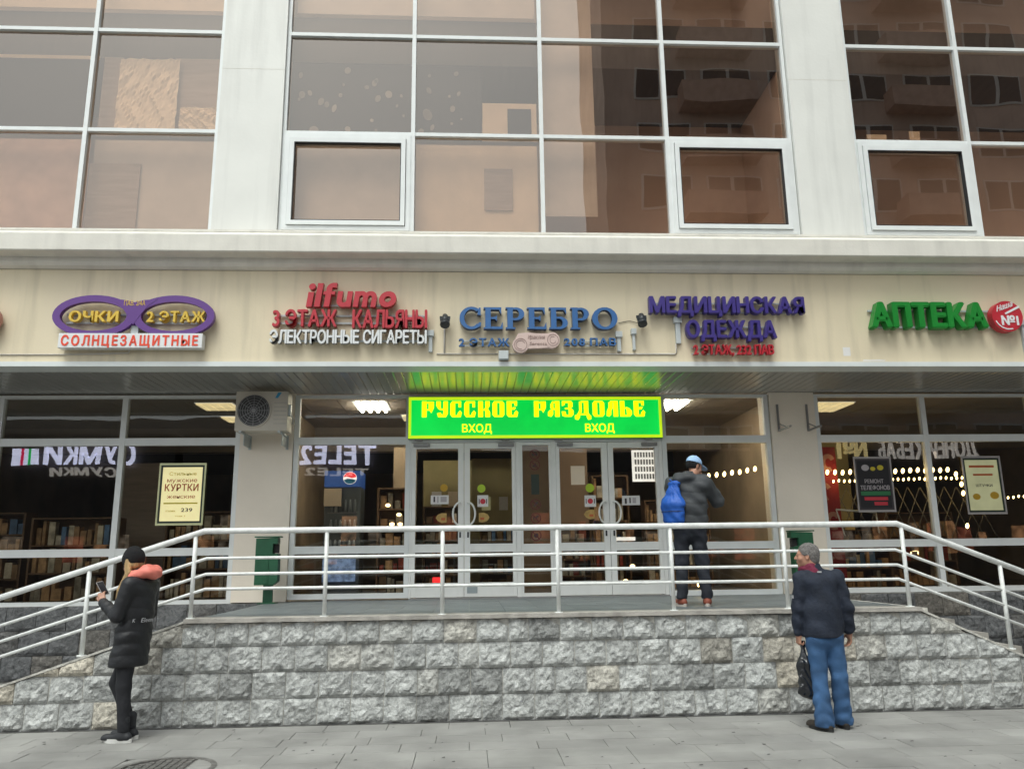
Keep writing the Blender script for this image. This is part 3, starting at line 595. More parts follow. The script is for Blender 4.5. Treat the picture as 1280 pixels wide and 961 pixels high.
sticker(d, 'r', -.525, -.50, 2.42, 2.50, 'darkprint'); sticker(d, 'r', -.47, -.45, 2.41, 2.50, 'rosegrey'); sticker(d, 'r', -.42, -.33, 2.42, 2.50, 'rosegrey'); YS += .003
def leaf_sticker(d, cx, cz, sg):
    pts = [(cx+sg*.07, cz+.055), (cx+sg*.07, cz-.075), (cx+sg*.0, cz-.085), (cx-sg*.06, cz-.055), (cx-sg*.09, cz-.01), (cx-sg*.06, cz+.035), (cx, cz+.06)]
    MB().prism(pts, YS-.002, YS).build('sticker', MT['gold'], d); MB().box(cx-.01 if sg > 0 else cx-.05, cx+.05 if sg > 0 else cx+.01, YS-.004, YS-.0022, cz-.045, cz-.01).build('sticker', MT['brownprint'], d)
leaf_sticker(d, -.40, 2.20, 1)
d = D2[0]; sticker(d, 'd', .125, .245, 2.555, 2.675, 'lime'); sticker(d, 'r', .125, .285, 2.345, 2.515, 'paper', 'notice'); leaf_sticker(d, .215, 2.20, -1); YS -= .003
sticker(d, 'd', .165, .245, 2.385, 2.465, 'redprint'); sticker(d, 'r', .145, .157, 2.39, 2.46, 'darkprint'); sticker(d, 'r', .253, .265, 2.39, 2.46, 'darkprint'); YS += .003
d = D3[0]; sticker(d, 'd', 1.745, 1.875, 2.545, 2.675, 'lime'); sticker(d, 'r', 1.725, 1.895, 2.33, 2.50, 'paper', 'notice'); sticker(d, 'r', 1.53, 1.74, 2.66, 2.94, 'tan', 'notice'); leaf_sticker(d, 1.80, 2.23, 1); YS -= .003
sticker(d, 'd', 1.77, 1.85, 2.375, 2.455, 'redprint'); sticker(d, 'r', 1.742, 1.754, 2.38, 2.45, 'darkprint'); sticker(d, 'r', 1.866, 1.878, 2.38, 2.45, 'darkprint'); YS += .003
d = D4[0]; sticker(d, 'r', 2.29, 2.56, 2.35, 2.49, 'paper', 'notice'); YS -= .003
sticker(d, 'r', 2.33, 2.36, 2.37, 2.45, 'darkprint'); sticker(d, 'r', 2.40, 2.42, 2.38, 2.46, 'darkprint'); sticker(d, 'r', 2.45, 2.50, 2.38, 2.46, 'rosegrey'); YS += .003
box('plate', -.03, .12, YL-.069, YL-.0655, 1.11, 1.20, 'wallplate', D2[0]); box('red_tag', -.53, -.40, YL-.03, YL-.026, 1.265, 1.34, 'redbit', D1[0])

# ------------------------------------------------------------------ inside
room = bpy.data.objects.new('shop_interior', None); col.objects.link(room); tag(room, kind='structure'); OFF['shop_interior'] = Vector((0, 0, 0))
box('floor', -9.3, 11.3, 12.06, 24, 1.0, 1.03, 'infloor', room); box('wall', -9.3, 11.3, 24, 24.1, 1.03, 4.1, 'inwall', room)
box('wall', -9.4, -9.3, 12.06, 24, 1.0, 4.1, 'inwall', room); box('wall', 11.3, 11.4, 12.06, 24, 1.0, 4.1, 'inwall', room)
ceil = box('ceiling', -9.3, 11.3, 12.06, 24, 4.10, 4.14, 'backing', room)
cm = MB().box(-.294, .294, -.294, .294, 0, .012).mesh('ceiling_tile')
for i in range(34):
    for j in range(8): inst('ceiling_tile', cm, (-9.0+i*.6, 12.40+j*.6, 4.085), ceil, MT['inceil'])
box('beam', -9.3, 11.3, 15.3, 15.6, 3.62, 4.08, 'inceil', room)
for x in (-3.0, 4.98): box('wall', x-.06, x+.06, 12.42, 19, 1.03, 4.08, 'inwall', room)
box('partition', -.85, .05, 15.0, 15.05, 1.03, 3.4, 'olive', room); box('partition', .05, 1.0, 16.4, 16.45, 1.03, 3.6, 'olive', room); box('partition', .80, 1.25, 12.55, 12.58, 1.03, 3.5, 'brownpanel', room); box('partition', 1.32, 2.05, 13.8, 13.85, 1.03, 3.6, 'brownpanel', room)
box('partition', -1.3, -.9, 13.9, 13.95, 1.03, 3.5, 'inwall', room); box('partition', -6.0, -5.2, 14.3, 14.35, 1.03, 3.3, 'graywood', room)
box('curtain_wall', 5.5, 6.9, 14.2, 14.25, 1.03, 3.6, 'olive', room)
def tube_lamp(x, y, w_, l_, n, label, dim=False, rz=0):
    t = empty('ceiling_lamp', (x, y, 4.06), label, 'ceiling lamp', 'ceiling lamps inside the shops')
    if dim: box('diffuser', x-w_/2, x+w_/2, y-l_/2, y+l_/2, 4.055, 4.075, 'lampwarm', t)
    box('casing', x-w_/2-.02, x+w_/2+.02, y-l_/2-.02, y+l_/2+.02, 4.0765, 4.084, 'lampcase', t)
    for i in range(n):
        xx = x-w_/2+w_*(i+.5)/n
        MB().tube([(xx, y-l_/2+.03, 4.055), (xx, y+l_/2-.03, 4.055)], .026 if not dim else .012, 8).build('tube', MT['lampwarm' if dim else 'lamp'], t)
tube_lamp(-1.60, 13.08, .52, .80, 4, 'lit four tube ceiling lamp behind the glass left of the green sign')
tube_lamp(3.40, 13.0, .46, .80, 3, 'lit three tube ceiling lamp behind the glass right of the green sign')
tube_lamp(-4.08, 13.08, .56, .55, 4, 'dim yellow ceiling lamp behind the transom beside the air conditioner', True)
tube_lamp(-4.05, 14.3, .56, .5, 4, 'second dim yellow ceiling lamp deeper inside, behind the air conditioner', True)
tube_lamp(6.15, 13.25, .60, .80, 4, 'dim yellow ceiling lamp behind the transom right of the bare wall brackets', True)
for x, yv, wh in ((.15, 14.6, 'behind the second door leaf'), (1.0, 18.5, 'deepest, seen behind the narrow sidelight'), (-.9, 14.2, 'behind the leftmost door leaf'), (2.3, 14.8, 'behind the rightmost door leaf')): tube_lamp(x, yv, .55, .55, 2, 'small ceiling lamp inside the mall, '+wh, True)
def shelf_unit(x0, x1, y, z0, z1, n, label, mats, depth=.35, lit=False, seed=1):
    r = random.Random(seed); t = empty('shop_shelf', ((x0+x1)/2, y, z0), label, 'shelf')
    box('side_panel', x0, x0+.03, y, y+depth, z0, z1, 'woodshelf', t); box('side_panel', x1-.03, x1, y, y+depth, z0, z1, 'woodshelf', t); box('back_panel', x0+.03, x1-.03, y+depth-.02, y+depth, z0, z1, 'woodshelf', t)
    for k in range(n+1):
        zz = z0+(z1-z0)*k/n; box('board', x0+.03, x1-.03, y, y+depth-.021, max(zz-.02, z0), min(zz+.005, z1), 'woodshelf', t)
        if k < n:
            b = MB(); bb_ = [MB(), MB(), MB()]; x = x0+.05
                # three colours of packs mixed along the board
            while x < x1-.12:
                w_ = r.uniform(.04, .12); h_ = r.uniform(.35, .88)*(z1-z0)/n
                bb_[r.randrange(3)].box(x, x+w_, y+.04+r.uniform(0, .05), y+.2, zz+.006, zz+.006+h_); x += w_+r.uniform(.004, .04)
            b.bm.free()
            for q_, m_ in zip(bb_, (mats[k % len(mats)], 'goodsw', 'goods')): tag(q_.build('goods', MT[m_], t), kind='stuff')
    return t
shelf_unit(-1.5, -.95, 13.3, 1.04, 2.75, 5, 'wooden shop shelf with boxed goods behind the glass right of the drinks fridge', ['goods', 'goodsr', 'goods'], seed=2)
shelf_unit(-6.8, -5.5, 13.0, 1.04, 2.3, 3, 'wide low shelf of goods behind the leftmost shop window', ['goods', 'goods', 'goodsb'], seed=3)
shelf_unit(-4.9, -3.5, 13.4, 1.04, 2.4, 3, 'low shelf of goods behind the window with the lit jacket poster', ['goods', 'goodsb', 'goods'], seed=4)
shelf_unit(2.15, 2.8, 14.0, 1.04, 3.0, 5, 'tall shelf of goods behind the rightmost door leaf', ['goods', 'goodsr', 'goodsb'], seed=5)
shelf_unit(3.2, 4.4, 14.6, 1.04, 2.6, 4, 'dark shelf of goods inside behind the man with the blue bag', ['goods', 'goods'], seed=6)
shelf_unit(7.4, 8.6, 14.0, 1.04, 2.3, 3, 'low shelf of goods behind the rightmost shop window', ['goods', 'goodsr'], seed=7)
shelf_unit(-.80, -.12, 14.2, 1.04, 2.5, 5, 'shelf of small goods inside, behind the leftmost door leaf', ['goods', 'goodsr', 'goodsb'], seed=8)
shelf_unit(.20, .95, 15.2, 1.04, 2.2, 4, 'low shelf of goods inside, behind the second door leaf', ['goods', 'goodsb'], seed=9)
shelf_unit(1.40, 2.0, 13.2, 1.04, 2.1, 4, 'low shelf of goods inside, behind the third door leaf', ['goods', 'goodsr'], seed=10)
shelf_unit(5.8, 7.2, 13.6, 1.04, 2.0, 3, 'long low shelf behind the lattice grille in the right window', ['goods', 'goodsb', 'goodsr'], seed=11)
shelf_unit(-8.4, -7.0, 13.2, 1.04, 2.4, 4, 'shelf of goods behind the window at the far left edge', ['goods', 'goodsb'], seed=12)
for k_, (x_, m_) in enumerate(((-.6, 'paper'), (-.3, 'tan'), (.35, 'posterpale'), (.7, 'paper'))):
    tag(box('wall_notice', x_-.09, x_+.09, 14.995 if x_ < 0 else 16.395, 14.999 if x_ < 0 else 16.399, 2.55, 2.82, m_), ('white notice sheet on the inner wall, left one behind the leftmost door leaf', 'tan notice sheet on the inner wall, right one behind the leftmost door leaf', 'pale yellow notice sheet on the inner wall behind the second door leaf', 'white notice sheet on the inner wall at the right side of the second door leaf')[k_], 'notice')
# lit menu board behind the right door
mb = empty('lit_price_board', (2.8, 12.62, 3.0), 'lit white price board with rows of lettering behind the rightmost door', 'board')
box('panel', 2.60, 2.97, 12.62, 12.65, 2.76, 3.26, 'logow', mb)
for r_ in range(4):
    b = MB(); x = 2.64
    while x < 2.93: b.box(x, x+.028, 12.612, 12.619, 2.80+r_*.115, 2.88+r_*.115); x += .046
    tag(b.build('lettering', MT['steel'], mb), kind='stuff')
# drinks fridge
fr = empty('drinks_fridge', (-2.05, 13.4, 1.04), 'grey glass door drinks fridge with a lit header inside the left entrance window', 'fridge')
box('body', -2.34, -1.76, 13.22, 13.75, 1.04, 2.76, 'fridge', fr); hd = box('header', -2.34, -1.76, 13.15, 13.75, 2.765, 3.02, 'logob', fr)
b = MB(); b.disc(-1.93, 2.90, .11, .10, 13.144, 13.149, 24); b.build('logo', MT['logow'], hd)
b = MB(); A_ = [math.radians(a) for a in range(10, 171, 20)]; b.prism([(-1.93+.105*math.cos(a), 2.90+.095*math.sin(a)) for a in A_]+[(-1.98, 2.925), (-1.90, 2.90)], 13.138, 13.143); b.build('logo', MT['logor'], hd)
b = MB(); A_ = [math.radians(a) for a in range(200, 341, 20)]; b.prism([(-1.93+.105*math.cos(a), 2.90+.095*math.sin(a)) for a in A_]+[(-1.90, 2.885), (-1.97, 2.89)], 13.138, 13.143); b.build('logo', MT['aclogo'], hd)
for k in range(4):
    box('shelf', -2.28, -1.82, 13.19, 13.219, 1.38+k*.32, 1.395+k*.32, 'steel', fr)
    for q in range(6): b = MB(); b.tube([(-2.22+q*.075, 13.20, 1.4+k*.32), (-2.22+q*.075, 13.20, 1.54+k*.32), (-2.22+q*.075, 13.20, 1.60+k*.32)], .028, 8, r1=.012); b.build('bottle', MT['bottle'], fr)
box('crate', -2.30, -1.80, 13.02, 13.14, 1.27, 1.62, 'bluelit', fr)
box('carton', -2.33, -2.06, 13.10, 13.18, 2.45, 2.73, 'tan', fr)

# string lights
def string_lights(name, paths, label, r=.033, step=.115):
    t = empty(name, (paths[0][0][0], 12.16, paths[0][0][1]), label, 'string lights')
    me = None
    for pth in paths:
        MB().tube([(p[0], 12.17, p[1]) for p in pth], .004, 5).build('cable', MT['cable'], t)
        for (xa, za), (xb, zb) in zip(pth, pth[1:]):
            L_ = math.hypot(xb-xa, zb-za); n = max(1, int(L_/step))
            for i in range(n):
                k = (i+.5)/n
                if me is None: bb = MB(); bb.ball((0, 0, 0), 1, u=8, v=6); me = bb.mesh('bulb')
                inst('bulb', me, (xa+(xb-xa)*k, 12.16, za+(zb-za)*k+rr.uniform(-.01, .01)), t, MT['bulb'], scale=(r*.75, r*.75, r*1.25), rot=(0, .2, 0))
string_lights('string_lights', [[(3.34, 2.70), (3.36, 2.82), (3.75, 2.80), (4.48, 2.90)], [(3.36, 2.2), (3.40, 1.80)], [(3.40, 1.66), (3.42, 1.50)], [(3.42, 1.25), (3.44, 1.12)], [(2.95, 1.16), (3.12, 1.24)]], 'string of warm round bulbs inside the window beside the man with the blue bag')
string_lights('string_lights', [[(5.50, 2.83), (7.55, 2.86), (7.68, 2.72), (7.70, 2.42)], [(7.66, 2.10), (7.72, 1.90)]], 'string of warm bulbs across the right shop window behind the black poster')
string_lights('string_lights', [[(5.60, 2.70), (7.75, 2.74), (7.98, 2.62), (8.02, 2.20)]], 'added lower row of smaller orange bulbs imitating the reflection of the string across the right shop window', r=.02, step=.085)  # modelled bulbs stand in for the mirrored row in the glass
string_lights('string_lights', [[(8.1, 2.42), (8.80, 2.44)]], 'short string of warm bulbs at the right edge beside the cream poster', r=.018, step=.08)
# folding grille, banner and white tube behind the right window
gr = empty('folding_grille', (6.3, 12.5, 1.04), 'folding lattice security grille behind the right shop window', 'grille')
for i in range(14):
    x = 5.6+i*.2
    for s_ in (-1, 1): MB().tube([(x-s_*.2, 12.5+.012*s_, 1.75), (x+s_*.2, 12.5+.012*s_, 2.62)], .007, 5).build('bar', MT['lattice'], gr)
bn = empty('red_banner', (5.55, 12.35, 2.2), 'red hanging banner with pale pattern at the left side of the right shop window', 'banner')
box('cloth', 5.42, 5.78, 12.30, 12.31, 1.2, 3.25, 'banner', bn)
for k in range(4): b = MB(); b.ring(5.6+.05*(-1)**k, 3.0-k*.45, (.12, .14), (.05, .07), 12.292, 12.299, .5, 5.2, 14); b.build('motif', MT['bannerprint'], bn)
wt = empty('white_sign_frame', (6.0, 12.08, 2.2), 'thin white tube frame leaning inside the right window under the black poster', 'frame')
MB().tube([(5.60, 12.07, 2.26), (6.22, 12.07, 2.21)], .014, 8).build('top_bar', MT['whitetube'], wt); MB().tube([(6.215, 12.07, 2.24), (6.235, 12.07, 1.90)], .012, 8).build('leg', MT['whitetube'], wt); MB().tube([(5.60, 12.07, 2.26), (5.70, 12.07, 1.86)], .010, 8).build('leg', MT['whitetube'], wt)
WS = M('warm spot', (1, .7, .35), .4, emit=3.6, var=0)
for x, z, wh in ((6.1, 2.12, 'second from the left in the upper row'), (6.55, 2.08, 'third from the left in the upper row'), (6.9, 2.0, 'fourth in the upper row, near the mullion'), (7.3, 1.98, 'fifth in the upper row, right of the mullion'), (5.9, 2.0, 'leftmost of the upper row'), (7.9, 1.7, 'rightmost, under the cream poster'), (6.2, 1.55, 'left one of the low pair'), (6.75, 1.56, 'right one of the low pair')):
    t = MB(); t.ball((x, 14.1, z-.1), .07, 1.3, .6, .5); tag(t.build('spot_lamp', WS), 'warm spot lamp behind the right window, '+wh, 'spot lamp', 'spot lamps behind the right shop window')
for x, z, wh in ((-1.23, 2.15, 'lower left one of the four by the fridge'), (-1.10, 2.15, 'lower right one of the four by the fridge'), (-1.3, 2.45, 'topmost of the four by the fridge'), (-1.12, 2.30, 'middle right one of the four by the fridge'), (2.35, 1.72, 'topmost behind the right door'), (2.62, 1.45, 'middle one behind the right door'), (2.5, 1.22, 'lowest behind the right door')):
    t = MB(); t.ball((x, 13.05, z), .035, 1.2, .6, .8); tag(t.build('spot_lamp', WS), 'tiny warm shelf lamp, '+wh, 'spot lamp', 'shelf lamps behind the entrance glass')
t = MB().box(2.36, 2.80, 13.6, 13.64, 1.86, 1.92).build('light_strip', MT['logow']); tag(t, 'bright white light strip on a counter behind the rightmost door', 'light strip')
# upper floor behind the tinted glass
up = bpy.data.objects.new('upper_interior', None); col.objects.link(up); tag(up, kind='structure'); OFF['upper_interior'] = Vector((0, 0, 0))
box('back_wall', -11.5, 13.4, 12.1, 12.2, 5.9, 12, 'officewall', up); box('floor', -11.5, 13.4, 10.52, 14.0, 5.36, 5.85, 'officewall', up)
slb = box('floor_slab', -11.5, 13.4, 10.50, 14.0, 8.66, 9.40, 'slabgrey', up); box('roof_slab', -11.5, 13.4, 10.50, 14.0, 11.9, 12.1, 'slabgrey', up)
box('side_wall', -3.45, -2.55, 10.5, 14, 5.86, 12, 'officewall', up); box('side_wall', 4.6, 5.5, 10.5, 14, 5.86, 12, 'officewall', up)
def board(name, x0, z0, x1, z1, m, label, cat, y=10.44, bumpy=0):
    if not bumpy: o = MB().box(x0, x1, y, y+.012, z0, z1).build(name, MT[m])
    else:
        b = MB(); n = 26; k = 20; r = random.Random(5); G = []; ph = [r.uniform(0, 6) for _ in range(8)]
        for j in range(k+1):
            G.append([b.bm.verts.new((x0+(x1-x0)*i/n, y-.03*abs(math.sin(i*.55+ph[0]+math.sin(j*.35+ph[1])*1.7)*math.sin(j*.4+ph[2]+i*.2))-.02*r.random()*((i+j) % 3 == 0), z0+(z1-z0)*j/k)) for i in range(n+1)])
        for j in range(k):
            for i in range(n): f = b.bm.faces.new((G[j][i], G[j][i+1], G[j+1][i+1], G[j+1][i])); f.smooth = False
        o = b.build(name, MT[m])
    return tag(o, label, cat)
board('blackout_sheet', -7.2, 7.42, -5.38, 8.60, 'charcoal', 'dark sheet behind the tinted middle pane at the far left', 'sheet')
board('window_board', -7.1, 8.601, -5.24, 8.655, 'tan', 'narrow tan strip above the dark sheet at the far left window', 'board')
board('window_board', -6.97, 9.42, -3.5, 10.3, 'tan', 'tan board across the top panes of the left window group', 'board')
board('window_board', -4.19, 7.42, -3.46, 8.655, 'graywood', 'grey brown board at the right of the left window group, beside the crumpled sheet', 'board', y=10.46)
board('window_board', -5.18, 7.42, -4.92, 8.655, 'graywood', 'grey brown strip board left of the crumpled sheet', 'board', y=10.46)
board('crumpled_sheet', -4.93, 7.45, -4.10, 8.60, 'sheet', 'crumpled pale sheet taped inside the second pane from the left', 'sheet', y=10.42, bumpy=1)
board('pale_cloth', -4.05, 7.42, -3.50, 7.85, 'sheet', 'small pale crumpled cloth in the lower right corner beside the crumpled sheet', 'cloth', y=10.42, bumpy=1)
board('window_board', -5.18, 5.95, -3.46, 7.35, 'mauve', 'large pale board behind the lower right pane of the left window group', 'board')
board('window_board', -5.20, 5.95, -4.52, 6.98, 'graywood', 'grey rectangle board standing in front of the pale board at the lower left', 'board', y=10.41)
board('window_board', -7.2, 5.95, -5.24, 7.35, 'balc', 'reddish brown board behind the lower far left pane', 'board')
sh = board('blackout_sheet', -2.53, 7.42, .19, 8.60, 'charcoal', 'charcoal sheet with pale oval spots behind the middle panes above the first casement', 'sheet')
r = random.Random(11)
for k in range(34):
    x = r.uniform(-2.45, .10); z = r.uniform(7.5, 8.5); a = r.uniform(.018, .05)
    if r.random() < .25: a *= 1.5
    MB().disc(x, z, a*r.uniform(.7, 1), a*r.uniform(.9, 1.4), 10.434, 10.438, 12, r.uniform(-.5, .5)).build('spot', MT['patch'], sh)
board('window_board', .20, 7.42, .98, 8.02, 'tan', 'tan board at the bottom right of the spotted sheet', 'board'); board('window_board', .56, 7.42, .9, 7.92, 'charcoal', 'small dark box leaning in front of the tan board right of the spotted sheet', 'board', y=10.415)
board('window_board', -2.5, 9.42, .98, 10.3, 'mauve', 'pale board across the top left panes of the middle window group', 'board')
board('window_board', -2.5, 5.95, -.8, 7.35, 'mauve', 'pale board behind the left casement window', 'board'); board('window_board', -.74, 5.95, .98, 7.35, 'tan', 'light tan board behind the pane right of the left casement', 'board')
board('window_board', .22, 6.35, .62, 6.98, 'graywood', 'grey square board in front of the light tan board beside the left casement', 'board', y=10.415)
board('window_board', 1.06, 6.28, 1.82, 10.3, 'mauve', 'tall mauve board imitating the pale reflection beside the block edge, left half of the third column of the middle windows', 'board')  # board tone stands in for the reflection left of the apartment block edge
for x0, x1, z1, nm in ((5.85, 6.15, 7.62, 'left'), (6.5, 6.66, 7.68, 'right')): board('carton', x0, 7.40, x1, z1, 'tan', 'small tan carton on the transom inside the right window group, %s of the pair' % nm, 'carton')

# ================================================================== ACROSS THE STREET (seen mirrored in the glass)
ab = empty('apartment_block', (19, -16, 0), 'tall pinkish brown apartment block with balconies, mirrored in the upper windows', 'building')
box('wall', 6.9, 42, -24, -16, 0, 46, 'pink_block', ab)
wm = MB().box(-.58, .58, -.0, .02, -.72, .72).mesh('w'); wf_me = MB().box(-.68, 2.03, 0, .045, -.82, .82).mesh('w')
for fl in range(14):
    zc = 4.3+fl*3.0
    for k, xc in enumerate((9.2, 12.6, 16.2, 19.8, 23.4, 27.0, 30.6)):
       
        wf = inst('window', wf_me, (xc, -15.99, zc), ab, MT['frame']); inst('pane', wm, (xc, -15.94, zc), wf, MT['darkwin']); inst('pane', wm, (xc+1.35, -15.94, zc), wf, MT['darkwin'])
        if k % 3 == 1:
            bb = MB(); bb.box(xc-1.9, xc+1.9, -16, -14.9, zc-1.55, zc-1.42); bb.box(xc-1.9, xc+1.9, -14.98, -14.9, zc-1.42, zc-.45); bb.box(xc-1.9, xc-1.82, -15.999, -14.981, zc-1.42, zc-.45); bb.box(xc+1.82, xc+1.9, -15.999, -14.981, zc-1.42, zc-.45); bb.build('balcony', MT['balc'], ab)
pb = empty('office_building', (-24, -34, 0), 'distant pale office building mirrored in the left windows', 'building')
box('wall', -46, 1, -44, -36, 0, 12, 'pale_block', pb)
def kiosk(x0, x1, zt, label, seed):
    r = random.Random(seed); k = empty('street_shop', ((x0+x1)/2, -12, 0), label, 'shop')
    box('wall', x0, x1, -15.5, -12.05, 0, zt, 'kiosk', k)
    x = x0+.6
    while x < x1-1: ww = r.uniform(.3, .95); zl = 1.3+r.uniform(0, .9); box('lit_window', x, x+ww, -12.045, -12.02, zl, zl+r.uniform(.5, 1.7), r.choice(('kioskwarm', 'kioskwarm', 'kioskdim', 'kioskred', 'darkwin')), k); x += ww+r.uniform(.06, .5)
    return k
kiosk(-28, -13, 7.2, 'dark street shop under the bags sign on the opposite side', 1); kiosk(-12.6, -3, 7.2, 'dark street shop in the middle of the opposite side', 2); kiosk(-2.6, 13.5, 6.3, 'long dark street shop facing the entrance', 3); kiosk(14, 32, 7.2, 'dark street shop under the kebab sign on the opposite side', 4)
def street_sign(name, txt, x0, x1, z0, z1, m, label, bold=.04, y=-11.9, shear=0):
    t = empty(name, ((x0+x1)/2, -12, z0), label, 'shop sign'); place_text(txt, x0, x1, z0, z1, y, .08, m, t, bold=bold, flip=True, shear=shear); return t
street_sign('bags_sign', 'СУМКИ', -18.5, -14.6, 5.85, 6.75, 'neonwhite', 'bright white lettering of the bags shop across the street')
t = street_sign('bags_sign', 'СУМКИ', -18.2, -15.4, 5.30, 5.68, 'neongrey', 'smaller dim lettering of the bags shop across the street', shear=.15)
t = empty('striped_bag_sign', (-19.3, -11.9, 5.9), 'white bag shaped sign with a red and a green stripe across the street', 'shop sign')
for k, m_ in enumerate(('neonwhite', 'neongreen', 'neonwhite', 'neonred', 'neonwhite')):
    wd = (.34, .12, .2, .12, .34)[k]; xs = -18.75-sum((.34, .12, .2, .12, .34)[:k]); MB().prism([(xs-wd, 5.85), (xs, 5.85), (xs-.05, 6.55), (xs-wd-.05, 6.55)], -11.95, -11.88).build('stripe', MT[m_], t)
street_sign('telecom_sign', 'TELE2', -7.5, -4.2, 5.80, 6.70, 'neonwhite', 'bright white telecom shop lettering across the street', bold=.05)
street_sign('telecom_sign', 'TELE2', -7.2, -4.5, 5.30, 5.62, 'neongrey', 'smaller dim telecom shop lettering across the street')
street_sign('kebab_sign', 'ДОНЕР КЕБАБ', 18.9, 23.6, 5.85, 6.75, 'neongrey', 'grey lettering of the kebab shop across the street', bold=.05)
street_sign('kebab_sign', '№1', 17.0, 18.3, 5.95, 6.75, 'neonyellow', 'yellow number sign beside the kebab lettering across the street')

# ================================================================== SIGNS ON THE FASCIA
YF = 10.20
def sign(name, x, z, label, cat='shop sign', group=None): return empty(name, (x, YF-.05, z), label, cat, group)
def rails(t, x0, x1, zs, y=YF-.035, m='boxgrey', h=.012):
    for z in zs: box('mounting_rail', x0, x1, y, y+.02, z-h, z+h, m, t)
def pins(t, xs, z, zz=None):
    for x in xs: box('pin', x-.006, x+.006, YF-.05, YF-.001, z-.006, z+.006, 'steel', t)
# spectacles sign
t = sign('spectacles_sign', -4.33, 4.3, 'purple spectacles shaped sign with yellow letters in its lenses above a white panel')
FR = MB(); y0, y1 = YF-.14, YF-.07
def lens_ring(b, cx, sg):
    n = 40; o, i_ = [], []
    for k in range(n):
        a = 2*PI*k/n; c, s_ = math.cos(a), math.sin(a)
        o.append((cx+.525*c*(1 if c*sg < 0 else .97), 4.72+.275*s_)); i_.append((cx+sg*-.0+.415*c, 4.715+.195*s_))
    b.strip(o, i_, y0, y1, True)
lens_ring(FR, -4.84, -1); lens_ring(FR, -3.83, 1)
fr_ = FR.build('spectacles_frame', MT['purple'], t)
MB().prism([(-4.62, 4.945), (-4.45, 4.93), (-4.335, 4.90), (-4.22, 4.93), (-4.05, 4.945), (-4.16, 4.86), (-4.26, 4.72), (-4.335, 4.60), (-4.41, 4.72), (-4.51, 4.86)], y0-.004, y1-.003).build('bridge', MT['purple'], t)
rails(t, -5.22, -4.44, (4.655, 4.765)); rails(t, -4.22, -3.43, (4.655, 4.765))
place_text('ОЧКИ', -5.15, -4.53, 4.645, 4.785, YF-.13, .06, 'yellow', t, bold=.045)
place_text('2 ЭТАЖ', -4.18, -3.44, 4.645, 4.785, YF-.13, .06, 'yellow', t, bold=.045)
place_text('ПАВ. 214А', -4.465, -4.20, 4.855, 4.925, y0-.008, .003, 'yellow', t, bold=.0, joined='lettering')
box('panel', -5.235, -3.45, YF-.15, YF-.03, 4.295, 4.485, 'white', t, .004); box('stem', -4.37, -4.28, YF-.10, YF-.04, 4.487, 4.60, 'boxgrey', t)
place_text('СОЛНЦЕЗАЩИТНЫЕ', -5.20, -3.50, 4.325, 4.455, YF-.156, .0055, 'orange', t, bold=.05, gap=.30)
# vape and hookah sign
t = sign('red_hookah_sign', -1.56, 4.35, 'red raised letters over white letters, between the spectacles sign and the blue lettering')
rails(t, -2.5, -.6, (4.66, 4.76)); rails(t, -2.5, -.6, (4.42,)); rails(t, -2.1, -1.0, (4.90,))
def ilfumo():
    g = {}
    g['i'] = custom_glyph([R_(.0, 0, .22, .62), ('R', .11, .86, (.13, .13), (.001, .001))], .22)
    g['l'] = custom_glyph([R_(0, 0, .22, 1.0)], .22)
    g['f'] = custom_glyph([R_(.06, 0, .28, .80), ('R', .31, .76, (.25, .26), (.04, .06), H, PI), R_(.31, .82, .44, 1.02), R_(-.03, .52, .42, .66)], .44)
    g['u'] = custom_glyph([R_(0, .26, .20, .66), R_(.38, .0, .58, .66), ('R', .29, .28, (.29, .29), (.09, .10), PI, 2*PI)], .58)
    g['m'] = custom_glyph([R_(0, 0, .20, .66), ('R', .27, .38, (.27, .29), (.075, .11), 0, PI), R_(.345, 0, .54, .38), ('R', .615, .38, (.27, .29), (.075, .11), 0, PI), R_(.69, 0, .885, .38)], .89)
    g['o'] = custom_glyph([('R', .34, .33, (.34, .34), (.13, .13))], .68)
    return g
place_text('ilfumo', -2.13, -.98, 4.85, 5.17, YF-.15, .09, 'red', t, custom=ilfumo(), gap=.09, shear=.14)
place_text('3 ЭТАЖ', -2.55, -1.73, 4.59, 4.81, YF-.14, .08, 'red', t, bold=.04, gap=.05); place_text('КАЛЬЯНЫ', -1.53, -.56, 4.575, 4.81, YF-.14, .08, 'red', t, bold=.05, gap=.05)
place_text('ЭЛЕКТРОННЫЕ СИГАРЕТЫ', -2.58, -.565, 4.365, 4.54, YF-.13, .06, 'white', t, bold=.05, gap=.04, m_side='steel')
